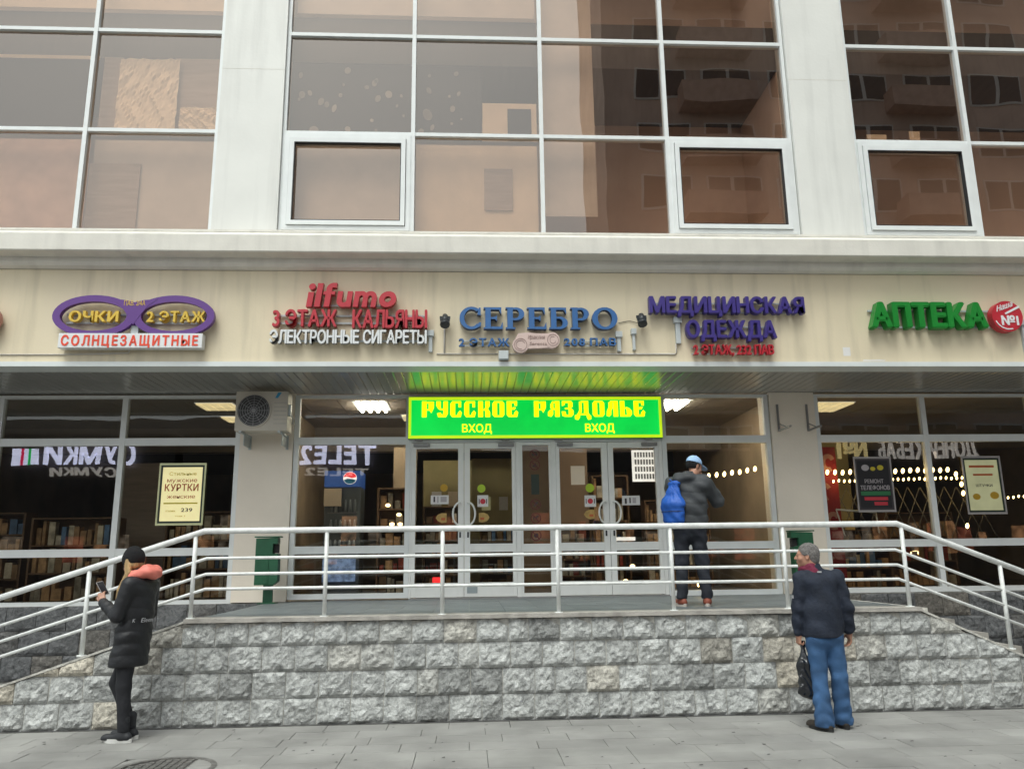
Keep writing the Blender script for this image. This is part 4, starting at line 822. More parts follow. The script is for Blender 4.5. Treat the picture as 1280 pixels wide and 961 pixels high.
# silver sign
t = sign('blue_lettering_sign', .93, 4.3, 'large blue serif lettering over small blue letters in the middle of the fascia')
place_text('СЕРЕБРО', -.11, 1.98, 4.565, 4.86, YF-.12, .09, 'blue', t, custom=SERIF, gap=.10, m_side='navyletter')
place_text('2 ЭТАЖ', -.12, .54, 4.335, 4.44, YF-.11, .05, 'blue', t, bold=.04, gap=.16, m_side='navyletter'); place_text('208 ПАВ', 1.26, 1.95, 4.345, 4.445, YF-.11, .05, 'blue', t, bold=.04, gap=.16, m_side='navyletter')
rails(t, -.1, .55, (4.36, 4.42), h=.005); rails(t, 1.26, 1.96, (4.36, 4.42), h=.005)
t2 = sign('pink_scroll_sign', .9, 4.25, 'pale pink scroll shaped panel with thin lettering under the big blue letters')
b = MB(); y0 = YF-.13; y1 = YF-.06
b.prism([(.70, 4.29), (1.10, 4.31), (1.14, 4.36), (1.14, 4.46), (1.05, 4.50), (.88, 4.50), (.80, 4.515), (.66, 4.50), (.62, 4.44), (.66, 4.36)], y0, y1); b.disc(.685, 4.345, .105, .105, y0-.006, y1-.004, 28); b.disc(1.105, 4.41, .095, .105, y0-.009, y1-.006, 28); b.disc(1.09, 4.35, .06, .055, y0-.003, y1-.002, 20)
b.build('panel', MT['pink'], t2)
b = MB(); b.ring(.685, 4.345, (.085, .085), (.079, .079), y0-.011, y0-.0065, seg=30); b.ring(.685, 4.345, (.06, .06), (.055, .055), y0-.011, y0-.0065, .3, 5.0, 24); b.ring(1.11, 4.41, (.075, .08), (.069, .074), y0-.014, y0-.0095, seg=30); b.ring(1.11, 4.41, (.04, .05), (.035, .045), y0-.014, y0-.0095, 1, 6, 24); b.build('swirl', MT['pinkline'], t2)
place_text('Ираклия', .78, 1.0, 4.425, 4.475, y0-.004, .003, 'pinkline', t2, bold=-.005, joined='lettering', shear=.2); place_text('Serenta', .80, 1.03, 4.34, 4.385, y0-.004, .003, 'pinkline', t2, bold=-.005, joined='lettering', shear=.2)
# medical clothing sign
t = sign('violet_lettering_sign', 3.5, 4.2, 'two rows of violet raised letters over small red letters, right of the big blue lettering')
place_text('МЕДИЦИНСКАЯ', 2.44, 4.55, 4.79, 5.01, YF-.14, .09, 'violet', t, bold=.055, gap=.07); place_text('ОДЕЖДА', 2.92, 4.14, 4.45, 4.68, YF-.14, .09, 'violet', t, bold=.055, gap=.07)
place_text('2 ЭТАЖ, 232 ПАВ', 3.01, 4.09, 4.225, 4.355, YF-.12, .06, 'red', t, bold=.035, gap=.07)
rails(t, 2.5, 4.5, (4.82, 4.95), h=.008); rails(t, 2.98, 4.1, (4.50, 4.62), h=.008); rails(t, 3.0, 4.08, (4.25, 4.33), h=.006)
# pharmacy sign
t = sign('green_pharmacy_sign', 6.3, 4.57, 'thick green raised lettering of the pharmacy at the right of the fascia')
place_text('АПТЕКА', 5.47, 7.09, 4.60, 4.93, YF-.17, .12, 'green', t, bold=.075, gap=.03); rails(t, 5.5, 7.2, (4.63, 4.86), h=.012)
t = sign('round_red_sign', 7.38, 4.75, 'round red and white badge sign at the right end of the green pharmacy lettering')
b = MB(); b.disc(7.385, 4.755, .215, .215, YF-.16, YF-.05, 36); b.build('disc', MT['red'], t)
b = MB(); b.ring(7.385, 4.755, (.19, .19), (.175, .175), YF-.166, YF-.161, 3.5, 5.0, 20); b.prism([(7.36, 4.775), (7.56, 4.87), (7.57, 4.90), (7.55, 4.90), (7.35, 4.80)], YF-.166, YF-.161); b.build('white_line', MT['white'], t)
place_text('Наша', 7.24, 7.47, 4.815, 4.895, YF-.166, .005, 'white', t, bold=.02, joined='lettering', shear=.2, slope=.35); place_text('№1', 7.29, 7.53, 4.63, 4.76, YF-.166, .005, 'white', t, bold=.04, joined='lettering')
t = sign('brown_round_sign', -6.12, 4.7, 'edge of a brown rimmed round sign cut off at the left end of the fascia')
b = MB(); b.disc(-6.25, 4.68, .23, .20, YF-.14, YF-.05, 30); b.build('disc', MT['bannerprint'], t); b = MB(); b.ring(-6.25, 4.68, (.24, .21), (.215, .185), YF-.15, YF-.1405, seg=30); b.build('rim', MT['brownprint'], t)
# transformer boxes, conduit, floodlights
def psu(x, z0, z1, label, w_=.035):
    t = empty('transformer_box', (x, YF, z0), label, 'transformer box', 'small grey transformer boxes on the fascia')
    box('cap', x-w_-.01, x+w_+.01, YF-.07, YF-.002, z1-.08, z1, 'boxgrey', t, .006); box('body', x-w_*.7, x+w_*.7, YF-.05, YF-.002, z0, z1-.081, 'boxgrey', t, .004)
psu(-.50, 4.24, 4.53, 'slim grey transformer box at the right end of the white letters of the red sign'); psu(1.99, 4.25, 4.52, 'slim grey transformer box at the right end of the small blue letters'); psu(2.19, 4.27, 4.56, 'slim grey transformer box standing alone between the blue and the violet lettering', .025)
psu(2.79, 4.36, 4.72, 'tall grey transformer box under the first violet letters', .045); psu(7.60, 4.20, 4.70, 'perforated grey transformer box at the right edge beside the round red badge', .06)
t = empty('junction_box', (.455, YF, 4.15), 'square grey junction box on the conduit under the small blue letters', 'junction box'); box('body', .39, .52, YF-.09, YF-.002, 4.13, 4.25, 'boxgrey', t, .01); box('cover', .395, .515, YF-.097, YF-.0905, 4.135, 4.245, 'boxgrey', t, .003)
t = MB(); t.tube([(-.42, YF-.012, 4.222), (.38, YF-.012, 4.222)], .009, 6); t.tube([(.53, YF-.012, 4.222), (2.74, YF-.012, 4.222), (2.76, YF-.012, 4.24), (2.76, YF-.012, 4.36)], .009, 6); t.tube([(-.32, YF-.012, 4.225), (-.32, YF-.012, 4.60)], .012, 6)
tag(t.build('conduit', MT['conduit']), 'thin pale conduit running along the fascia under the middle signs', 'conduit')
t = MB(); t.tube([(-7.5, YF-.01, 4.205), (-5, YF-.01, 4.21), (-4.36, YF-.02, 4.225), (-4.33, YF-.05, 4.26), (-4.28, YF-.05, 4.29)], .008, 6); tag(t.build('cable', MT['conduit']), 'thin grey cable along the fascia ending under the white spectacles panel', 'cable')
def flood(x, z, sg, label):
    t = empty('floodlight', (x, YF, z), label, 'floodlight', 'two small black floodlights on the fascia')
    b = MB(); b.tube([(x, YF-.09, z+.10), (x, YF-.15, z-.02)], .035, 10, r1=.06); b.tube([(x, YF-.15, z-.02), (x, YF-.17, z-.055)], .064, 10, r1=.064); b.build('lamp_head', MT['darkmetal'], t)
    MB().tube([(x-.02*sg, YF, z+.05), (x-.02*sg, YF-.05, z+.06), (x, YF-.09, z+.08)], .016, 8).build('arm', MT['darkmetal'], t)
    b = MB()
    for k in range(4): b.box(x-.07+.004*k, x+.07-.004*k, YF-.11-.015*k, YF-.106-.015*k, z+.045-.03*k, z+.085-.03*k)
    b.build('cooling_fins', MT['darkmetal'], t)
    b = MB(); b.box(x-.03, x+.03, YF-.012, YF-.001, z+.02, z+.09); b.build('wall_plate', MT['darkmetal'], t)
flood(-.31, 4.62, 1, 'small black floodlight between the red sign and the big blue lettering'); flood(2.29, 4.64, -1, 'small black floodlight between the big blue and the violet lettering')
MB().tube([(2.28, YF-.02, 4.64), (2.15, YF-.01, 4.68), (2.0, YF-.01, 4.65)], .004, 5).build('lamp_cable', MT['cable'], bd)

for o in list(bpy.data.objects):   # the letters stand a little before the wall plane they were measured on
    if o.parent is None and (o.get('category') == 'shop sign') and o.location.y > 9: o.location.x -= .012*o.location.x; o.location.z -= .012*(o.location.z-1.6)
# green entrance sign
k_ = 11.85/11.645; sx_ = lambda x: x*k_; sz_ = lambda z: 1.6+(z-1.6)*k_
t = empty('green_entrance_sign', (1, 11.9, 3.35), 'bright green lit entrance sign with yellow slavic lettering above the doors', 'sign')
X0, X1, Z0, Z1 = sx_(-.885), sx_(2.875), sz_(3.32), sz_(3.935)
box('casing', X0-.004, X1+.004, 11.857, 11.94, Z0-.005, Z1+.005, 'signside', t); box('face', X0, X1, 11.85, 11.8565, Z0, Z1, 'signgreen', t)
MB().strip([(X0, Z0), (X1, Z0), (X1, Z1), (X0, Z1)], [(X0+.04, Z0+.043), (X1-.04, Z0+.043), (X1-.04, Z1-.045), (X0+.04, Z1-.045)], 11.844, 11.8495, True).build('border', MT['signborder'], t)
place_text('РУССКОЕ', sx_(-.69), sx_(.73), sz_(3.635), sz_(3.872), 11.843, .006, 'signyellow', t, custom=SLAV, gap=.13); place_text('РАЗДОЛЬЕ', sx_(.965), sx_(2.63), sz_(3.635), sz_(3.872), 11.843, .006, 'signyellow', t, custom=SLAV, gap=.11)
for x in (-.10, 1.72): place_text('ВХОД', sx_(x), sx_(x)+.445, sz_(3.41), sz_(3.53), 11.843, .006, 'signyellow', t, bold=.015, gap=.08)
for x in (-.75, .55, 1.35, 2.72): box('bracket', x-.06, x+.06, 11.87, 11.943, Z0-.022, Z0-.006, 'steel', t)

# ------------------------------------------------------------------ posters
def poster(name, x0, x1, z0, z1, frm, ppr, lines, label, tl=0.0):
    t = empty(name, ((x0+x1)/2, YL-.06, z0), label, 'poster'); y = YL-.035
    MB().strip([(x0, z0), (x1, z0), (x1, z1), (x0, z1)], [(x0+.022, z0+.03), (x1-.022, z0+.03), (x1-.022, z1-.03), (x0+.022, z1-.03)], y-.015, y, True).build('frame', MT[frm], t)
    MB().strip([(x0+.023, z0+.031), (x1-.023, z0+.031), (x1-.023, z1-.031), (x0+.023, z1-.031)], [(x0+.05, z0+.06), (x1-.05, z0+.06), (x1-.05, z1-.06), (x0+.05, z1-.06)], y-.006, y-.001, True).build('mount', MT['blackgreen'] if ppr != 'posterdark' else MT['darkprint'], t)
    sh_ = box('sheet', x0+.046, x1-.046, y-.004, y-.002, z0+.056, z1-.056, ppr, t); w_ = x1-x0
    for tx, fx0, fx1, fz, h_, m_, bo in lines:
        za = z0+fz*(z1-z0)
        if tx == '#': box('band', x0+fx0*w_, x0+fx1*w_, y-.0075, y-.0045, za, za+h_, m_, sh_)
        elif tx == 'o': MB().disc(x0+fx0*w_, za, h_, h_*.8, y-.0075, y-.0045, 16).build('picture', MT[m_], sh_)
        else: place_text(tx, x0+fx0*w_, x0+fx1*w_, za, za+h_, y-.0075, .003, m_, sh_, bold=bo, joined='lettering')
    return t
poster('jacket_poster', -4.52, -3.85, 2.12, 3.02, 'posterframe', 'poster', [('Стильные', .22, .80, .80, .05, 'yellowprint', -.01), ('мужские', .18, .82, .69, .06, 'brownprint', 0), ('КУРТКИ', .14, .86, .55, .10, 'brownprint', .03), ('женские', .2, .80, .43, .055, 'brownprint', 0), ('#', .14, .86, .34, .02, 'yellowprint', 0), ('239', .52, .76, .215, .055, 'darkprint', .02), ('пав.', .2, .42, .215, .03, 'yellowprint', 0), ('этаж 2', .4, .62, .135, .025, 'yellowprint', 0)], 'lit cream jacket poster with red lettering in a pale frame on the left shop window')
poster('phone_repair_poster', 5.89, 6.48, 2.21, 3.05, 'postergrey', 'posterdark', [('o', .30, 0, .80, .06, 'rosegrey', 0), ('o', .5, 0, .78, .04, 'yellowprint', 0), ('o', .70, 0, .80, .05, 'yellowprint', 0), ('РЕМОНТ', .25, .75, .52, .06, 'rosegrey', .02), ('ТЕЛЕФОНОВ', .12, .90, .40, .065, 'rosegrey', .02), ('#', .12, .90, .30, .06, 'greenprint', 0), ('#', .2, .82, .21, .05, 'redprint', 0), ('#', .45, .8, .12, .05, 'redprint', 0)], 'black phone repair poster in a grey frame behind the bulbs on the right shop window')
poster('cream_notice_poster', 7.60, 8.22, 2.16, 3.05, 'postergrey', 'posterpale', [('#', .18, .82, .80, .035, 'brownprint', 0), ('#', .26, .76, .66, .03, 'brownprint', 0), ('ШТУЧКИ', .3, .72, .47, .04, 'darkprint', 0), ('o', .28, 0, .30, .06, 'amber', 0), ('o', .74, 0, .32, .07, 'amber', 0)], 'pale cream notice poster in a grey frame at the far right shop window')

# ------------------------------------------------------------------ air conditioner and bare brackets
t = empty('air_conditioner', (-2.95, 11.6, 3.39), 'beige outdoor air conditioner unit with round fan grille on the left pillar', 'air conditioner')
ay0, ay1 = 11.36, 11.66
box('casing', -3.31, -2.575, ay0, ay1, 3.40, 3.97, 'ac', t, .012)
fc = MB(); fc.ring(-3.05, 3.69, (.245, .245), (.228, .228), ay0-.02, ay0-.0005, seg=36); ring_ = fc.build('fan_ring', MT['ac'], t)
b = MB(); b.disc(-3.05, 3.69, .227, .227, ay0-.006, ay0-.0008, 36); b.build('fan_opening', MT['acdark'], t)
b = MB()
for r_ in (.05, .085, .12, .155, .19, .215): b.ring(-3.05, 3.69, (r_+.003, r_+.003), (r_-.003, r_-.003), ay0-.018, ay0-.014, seg=32)
for k in range(12):
    a = PI*2*k/12; b.prism([(-3.05+.03*math.cos(a)-.003*math.sin(a), 3.69+.03*math.sin(a)+.003*math.cos(a)), (-3.05+.03*math.cos(a)+.003*math.sin(a), 3.69+.03*math.sin(a)-.003*math.cos(a)), (-3.05+.228*math.cos(a)+.003*math.sin(a), 3.69+.228*math.sin(a)-.003*math.cos(a)), (-3.05+.228*math.cos(a)-.003*math.sin(a), 3.69+.228*math.sin(a)+.003*math.cos(a))], ay0-.0135, ay0-.010)
b.disc(-3.05, 3.69, .03, .03, ay0-.02, ay0-.012, 16); b.build('fan_grille', MT['steel'], t)
b = MB(); b.prism([(-2.76, 3.87), (-2.72, 3.95), (-2.67, 3.95), (-2.72, 3.87)], ay0-.004, ay0-.0005); b.build('logo', MT['aclogo'], t)
b = MB()
for k in range(6): b.box(-2.77, -2.59, ay0-.003, ay0-.0005, 3.50+.06*k, 3.504+.06*k)
b.build('panel_lines', MT['steel'], t)
b = MB(); b.box(-2.5745, -2.54, ay0+.03, ay0+.1, 3.62, 3.78, .004); b.build('valve_cover', MT['boxgrey'], t)
for x in (-3.22, -2.68):
    b = MB(); b.box(x-.018, x+.018, 11.33, 11.895, 3.372, 3.398); b.box(x-.018, x+.018, 11.88, 11.8985, 3.20, 3.3715); b.prism([(x-.004, 3.22), (x+.004, 3.22), (x+.004, 3.37), (x-.004, 3.37)], 11.55, 11.879); b.build('bracket', MT['boxgrey'], t)
MB().tube([(-2.56, 11.42, 3.7), (-2.53, 11.5, 3.6), (-2.56, 11.7, 3.55), (-2.62, 11.88, 3.6)], .012, 8).build('pipe', MT['conduit'], t)
for x, wh in ((4.745, 'left'), (5.205, 'right')):
    t = empty('wall_bracket', (x, 11.88, 3.5), 'bare grey angle bracket on the right pillar, %s of the pair' % wh, 'bracket', 'bare brackets on the right pillar')
    box('upright', x-.016, x+.016, 11.885, 11.8985, 3.44, 3.86, 'steel', t); box('arm', x-.016, x+.016, 11.45, 11.8845, 3.44, 3.465, 'steel', t); MB().tube([(x, 11.62, 3.468), (x, 11.882, 3.56)], .008, 6).build('brace', MT['steel'], t)

# ------------------------------------------------------------------ litter bins
def litter_bin(x, sg, label, y=11.55):
    t = empty('litter_bin', (x, y, ZP), label, 'litter bin', 'two dark green litter bins on the porch')
    box('post', x-.065, x+.065, y-.02, y+.02, ZP, 1.50, 'bin', t, .004); box('foot', x-.12, x+.12, y-.10, y+.10, ZP, ZP+.012, 'bin', t)
    b = MB(); ya, yb = y-.17, y-.022
    if sg > 0: pts = [(x-.155, 1.28), (x+.10, 1.28), (x+.155, 1.33), (x+.155, 1.70), (x+.075, 1.70), (x+.075, 1.83), (x+.14, 1.83), (x+.14, 1.915), (x-.155, 1.905)]
    else: pts = [(x-.11, 1.28), (x+.155, 1.30), (x+.155, 1.905), (x-.165, 1.915), (x-.165, 1.83), (x-.06, 1.83), (x-.06, 1.72), (x-.14, 1.70), (x-.14, 1.33)]
    b.prism(pts, ya, yb); b.build('bucket', MT['bin'], t)
    bx = (x+.0755, x+.138) if sg > 0 else (x-.138, x-.0605)
    box('opening', bx[0], bx[1], ya+.06, yb-.01, 1.705, 1.828, 'backing', t)
    box('hood', x-.175, x+.175, ya-.012, yb+.004, 1.918, 1.935, 'bin', t, .003); box('rib', x-.03, x+.03, ya-.008, ya-.0005, 1.30, 1.68, 'bin', t, .002)
litter_bin(-2.77, 1, 'dark green litter bin on a post before the left pillar'); litter_bin(4.75, -1, 'dark green litter bin before the right pillar, behind the older man')

# ================================================================== PEOPLE
class Field:
    def __init__(s, lo, hi, h):
        s.lo = np.array(lo, float); s.h = h; n = np.ceil((np.array(hi)-s.lo)/h).astype(int)+1
        s.f = np.full(n, .2, np.float32); s.ax = [s.lo[i]+h*np.arange(n[i]) for i in range(3)]
    def sub(s, lo, hi):
        a = [max(0, int((lo[i]-s.lo[i])/s.h)) for i in range(3)]; b = [min(s.f.shape[i], int((hi[i]-s.lo[i])/s.h)+2) for i in range(3)]
        sl = tuple(slice(a[i], max(a[i]+1, b[i])) for i in range(3))
        return sl, (s.ax[0][sl[0]][:, None, None], s.ax[1][sl[1]][None, :, None], s.ax[2][sl[2]][None, None, :])
    def comb(s, fn, lo, hi, k, mode='u'):
        m = k+2*s.h+.02; sl, P = s.sub([v-m for v in lo], [v+m for v in hi]); d = fn(*P).astype(np.float32); f = s.f[sl]
        if mode == 'u':
            if k > 0: hh = np.clip(.5+.5*(f-d)/k, 0, 1); s.f[sl] = f*(1-hh)+d*hh-k*hh*(1-hh)
            else: s.f[sl] = np.minimum(f, d)
        else:
            if k > 0: hh = np.clip(.5-.5*(f+d)/k, 0, 1); s.f[sl] = f*(1-hh)-d*hh+k*hh*(1-hh)
            else: s.f[sl] = np.maximum(f, -d)
    def cap(s, a, b, ra, rb=None, k=.02, mode='u'):
        a = np.array(a, float); b = np.array(b, float); rb = ra if rb is None else rb; v = b-a; L2 = max(v@v, 1e-9); R = max(ra, rb)
        def fn(x, y, z):
            t = np.clip(((x-a[0])*v[0]+(y-a[1])*v[1]+(z-a[2])*v[2])/L2, 0, 1)
            return np.sqrt((x-a[0]-t*v[0])**2+(y-a[1]-t*v[1])**2+(z-a[2]-t*v[2])**2)-(ra+(rb-ra)*t)
        s.comb(fn, np.minimum(a, b)-R, np.maximum(a, b)+R, k, mode)
    def ell(s, c, r, Rm=None, k=.02, mode='u'):
        c = np.array(c, float); r = np.array(r, float); Rm = np.eye(3) if Rm is None else Rm; R = max(r)
        def fn(x, y, z):
            q = [(x-c[0])*Rm[0, i]+(y-c[1])*Rm[1, i]+(z-c[2])*Rm[2, i] for i in range(3)]
            k0 = np.sqrt(sum((q[i]/r[i])**2 for i in range(3))); k1 = np.sqrt(sum((q[i]/r[i]**2)**2 for i in range(3)))+1e-9
            return k0*(k0-1)/k1
        s.comb(fn, c-R, c+R, k, mode)
    def sec(s, a, b, ra, rb, ang=0.0, k=.03, mode='u'):
        """elliptic tapered section from a to b, ra=(side, depth), ang turns the side axis about z"""
        a = np.array(a, float); b = np.array(b, float); v = b-a; L = np.linalg.norm(v); w_ = v/L; u = np.array([math.cos(ang), math.sin(ang), 0]); u = u-w_*(u@w_); u /= np.linalg.norm(u); n = np.cross(w_, u); R = max(ra+rb)
        def fn(x, y, z):
            X, Y, Z = x-a[0], y-a[1], z-a[2]; t = np.clip((X*w_[0]+Y*w_[1]+Z*w_[2])/L, 0, 1); X = X-t*v[0]; Y = Y-t*v[1]; Z = Z-t*v[2]
            A = ra[0]+(rb[0]-ra[0])*t; B = ra[1]+(rb[1]-ra[1])*t; m = np.minimum(A, B)
            return (np.sqrt(((X*u[0]+Y*u[1]+Z*u[2])/A)**2+((X*n[0]+Y*n[1]+Z*n[2])/B)**2+((X*w_[0]+Y*w_[1]+Z*w_[2])/m)**2)-1)*m
        s.comb(fn, np.minimum(a, b)-R, np.maximum(a, b)+R, k, mode)
    def warp(s, fn):
        P = (s.ax[0][:, None, None], s.ax[1][None, :, None], s.ax[2][None, None, :]); s.f += fn(*P).astype(np.float32)
    def cut(s, axis, val, below=True):
        P = [s.ax[0][:, None, None], s.ax[1][None, :, None], s.ax[2][None, None, :]][axis]; d = (val-P) if below else (P-val); s.f = np.maximum(s.f, d.astype(np.float32))
    def mesh(s, name):
        f = s.f; f[0], f[-1], f[:, 0], f[:, -1], f[:, :, 0], f[:, :, -1] = .2, .2, .2, .2, .2, .2
        nx, ny, nz = f.shape; sg = f < 0; c = [sg[i:nx-1+i, j:ny-1+j, k:nz-1+k] for i in (0, 1) for j in (0, 1) for k in (0, 1)]
        cnt = sum(x.astype(np.int8) for x in c); act = (cnt > 0) & (cnt < 8); I = np.argwhere(act); idx = -np.ones(act.shape, np.int64); idx[act] = np.arange(len(I))
        acc = np.zeros((len(I), 3)); num = np.zeros(len(I))
        cs = [(i, j, k) for i in (0, 1) for j in (0, 1) for k in (0, 1)]
        for a in range(8):
            for b in range(a+1, 8):
                da = np.array(cs[b])-np.array(cs[a])
                if abs(da).sum() != 1: continue
                A = I+np.array(cs[a]); B = I+np.array(cs[b]); fa = f[A[:, 0], A[:, 1], A[:, 2]]; fb = f[B[:, 0], B[:, 1], B[:, 2]]; m = (fa < 0) != (fb < 0)
                t = np.where(m, fa/np.where(m, fa-fb, 1), 0)[:, None]; acc += np.where(m[:, None], np.array(cs[a])+t*da, 0); num += m
        V = s.lo+s.h*(I+acc/num[:, None]); F = []
        for axn, (o1, o2) in ((0, (1, 2)), (1, (2, 0)), (2, (0, 1))):
            sl0 = [slice(None)]*3; sl1 = [slice(None)]*3; sl0[axn] = slice(0, -1); sl1[axn] = slice(1, None); a = sg[tuple(sl0)]; b = sg[tuple(sl1)]
            E = np.argwhere(a != b); dirn = a[E[:, 0], E[:, 1], E[:, 2]]
            ok = (E[:, o1] > 0) & (E[:, o2] > 0) & (E[:, o1] < f.shape[o1]-1) & (E[:, o2] < f.shape[o2]-1); E = E[ok]; dirn = dirn[ok]
            def g(d1, d2):
                q = E.copy(); q[:, o1] += d1; q[:, o2] += d2; return idx[q[:, 0], q[:, 1], q[:, 2]]
            Q = np.stack([g(-1, -1), g(0, -1), g(0, 0), g(-1, 0)], 1); Q[~dirn] = Q[~dirn][:, ::-1]; F.append(Q)
        F = np.concatenate(F); F = F[(F >= 0).all(1)]
        me = bpy.data.meshes.new(name); me.from_pydata(V.tolist(), [], F.tolist()); me.update()
        for p in me.polygons: p.use_smooth = True
        return me
def rotz(p, a, c=(0, 0)):
    x, y = p[0]-c[0], p[1]-c[1]; return np.array([c[0]+x*math.cos(a)-y*math.sin(a), c[1]+x*math.sin(a)+y*math.cos(a), p[2]])
def frame(yaw, tilt, roll=0):
    """columns: right, forward, up of a head turned by yaw (left positive) and tilted down by tilt"""
    cy, sy, ct, st_ = math.cos(yaw), math.sin(yaw), math.cos(tilt), math.sin(tilt)
    Rz = np.array([[cy, -sy, 0], [sy, cy, 0], [0, 0, 1]]); Rx = np.array([[1, 0, 0], [0, ct, st_], [0, -st_, ct]]); cr, sr = math.cos(roll), math.sin(roll); Ry = np.array([[cr, 0, sr], [0, 1, 0], [-sr, 0, cr]])
    return Rz @ Rx @ Ry
def head(F, c, R, s=1.0):
    w_ = lambda x, y, z: np.array(c)+R @ (np.array([x, y, z])*s)
    F.ell(w_(0, -.012, .035), np.array((.074, .094, .088))*s, R, .02); F.ell(w_(0, .035, -.03), np.array((.056, .058, .070))*s, R, .03); F.ell(w_(0, .066, -.083), np.array((.026, .022, .022))*s, R, .02)
    F.cap(w_(-.035, .076, .030), w_(.035, .076, .030), .011*s, .011*s, .015)
    for q in (-1, 1):
        F.ell(w_(q*.032, .088, .012), np.array((.016, .012, .010))*s, R, .008, 'd'); F.ell(w_(q*.032, .076, .012), np.array((.012, .012, .011))*s, R, .002)
        F.ell(w_(q*.044, .060, -.022), np.array((.022, .022, .020))*s, R, .02)
        F.ell(w_(q*.076, -.008, .0), np.array((.009, .019, .031))*s, R, .006); F.ell(w_(q*.082, -.002, .003), np.array((.005, .010, .018))*s, R, .004, 'd')
    F.cap(w_(0, .086, .022), w_(0, .108, -.018), .008*s, .013*s, .010)
    for q in (-1, 1): F.ell(w_(q*.012, .096, -.024), np.array((.009, .010, .007))*s, R, .006)
    F.ell(w_(0, .088, -.048), np.array((.022, .012, .007))*s, R, .006); F.ell(w_(0, .086, -.059), np.array((.020, .012, .007))*s, R, .006); F.ell(w_(0, .102, -.0535), np.array((.020, .006, .0018))*s, R, .003, 'd')
def hand(F, w0, fd, pn, sg, curl=(.5, .6, .5), s=1.0, spread=.06, thumb=.7):
    """w0 wrist, fd direction of the fingers, pn direction the palm faces, sg=+1 when the thumb is on the side cross(fd,pn)"""
    w0 = np.array(w0, float); fd = np.array(fd, float); fd /= np.linalg.norm(fd); pn = np.array(pn, float); pn -= fd*(pn@fd); pn /= np.linalg.norm(pn); th = np.cross(fd, pn)*sg
    P = lambda a, b, c: w0+s*(a*fd+b*th+c*pn)
    for b in (-.026, -.009, .009, .026): F.cap(P(.012, b*.72, 0), P(.086, b, 0), .0135*s, .0115*s, .012)
    F.cap(P(.0, 0, 0), P(.03, 0, 0), .024*s, .024*s, .02); F.cap(P(.02, .022, .006), P(.055, .030, .010), .015*s, .013*s, .012)
    for n, (b, L) in enumerate(((.029, .070), (.0098, .078), (-.0098, .072), (-.029, .056))):
        p = P(.088, b, 0); a = 0.0; sp = (b/.03)*spread
        for q, (fr_, c_) in enumerate(((.45, curl[0]), (.31, curl[1]), (.24, curl[2]))):
            a += c_*(1+.08*(n-1.5)); d = fd*math.cos(a)+pn*math.sin(a)+th*sp*math.cos(a); p2 = p+s*L*fr_*d; F.cap(p, p2, (.0088-.0009*q)*s, (.0080-.0010*q)*s, .004); p = p2
    p = P(.030, .030, .010); a = .55
    for fr_, c_ in ((.040, 0), (.032, .35), (.026, .35)):
        a -= c_*thumb; d = fd*math.cos(a)*.8+th*math.sin(max(a, -.2))+pn*thumb*.6; d /= np.linalg.norm(d); p2 = p+s*fr_*d; F.cap(p, p2, .0105*s, .0090*s, .006); p = p2
def person(name, loc, rz, label):
    o = bpy.data.objects.new(name, None); col.objects.link(o); o.location = loc; o.rotation_euler[2] = rz; OFF[o.name] = Vector((0, 0, 0)); return tag(o, label, 'person')
def wear(name, me, m, par):
    me.materials.append(MT[m]); o = bpy.data.objects.new(name, me); col.objects.link(o); o.parent = par; OFF[o.name] = Vector((0, 0, 0)); return o
def local(name, mb, m, par): me = mb.mesh(name); return wear(name, me, m, par)
def shoe(par, x, y, z, ang, m, msole, L=.27, W=.048, high=.10, toe_up=0.0, strap=None, pitch=0.0):
    """foot centre at ankle (x,y), pointing along +Y turned by ang"""
    c, s_ = math.cos(ang), math.sin(ang); T = lambda a, b, h: (x+a*c-(b)*s_, y+a*s_+b*c, z+h+(b+.06)*math.tan(pitch))
    F = Field([x-.25, y-.25, z-.05-.1], [x+.25, y+.25, z+.32], .006)
    F.cap(T(0, -.045, .045), T(0, .02, .05), .038, .040, .02); F.cap(T(0, .02, .048), T(0, L-.115, .036), .040, .034, .03); F.cap(T(0, L-.12, .034), T(0, L-.095, .032), .034, .031, .02); F.cap(T(0, 0, .05), T(0, -.005, high), .040, .044, .03)
    if pitch == 0: F.cut(2, z+.020, True)
    o = wear('shoe', F.mesh('shoe'), m, par)
    n = 20; b = bmesh.new(); pts = []
    for i in range(n):
        a = 2*PI*i/n; yy = math.sin(a); ww = W*(1.0 if yy > 0 else .86)*(1-.10*max(0, yy)); pts.append((ww*math.cos(a), (L/2-.0)*yy+(L/2-.092)))
    lo = [b.verts.new(T(p[0], p[1], 0.0)) for p in pts]; hi = [b.verts.new(T(p[0]*1.0, p[1], .034)) for p in pts]
    b.faces.new(lo[::-1]); b.faces.new(hi)
    for i in range(n): b.faces.new((lo[i], lo[(i+1) % n], hi[(i+1) % n], hi[i]))
    me = bpy.data.meshes.new('sole'); b.to_mesh(me); b.free(); so = wear('sole', me, msole, o); return o
def legs_sdf(F, hips, knees, ankles, rt=(.088, .060, .045), k=.03, flare=0.0):
    for h_, kn, an in zip(hips, knees, ankles):
        F.cap(h_, kn, rt[0], rt[1], k); F.cap(kn, an, rt[1], rt[2], k)
        if not flare:
            m_ = (np.array(kn)*.65+np.array(an)*.35); F.ell(m_-np.array((0, .012, 0)), (.040, .042, .10), None, .03)
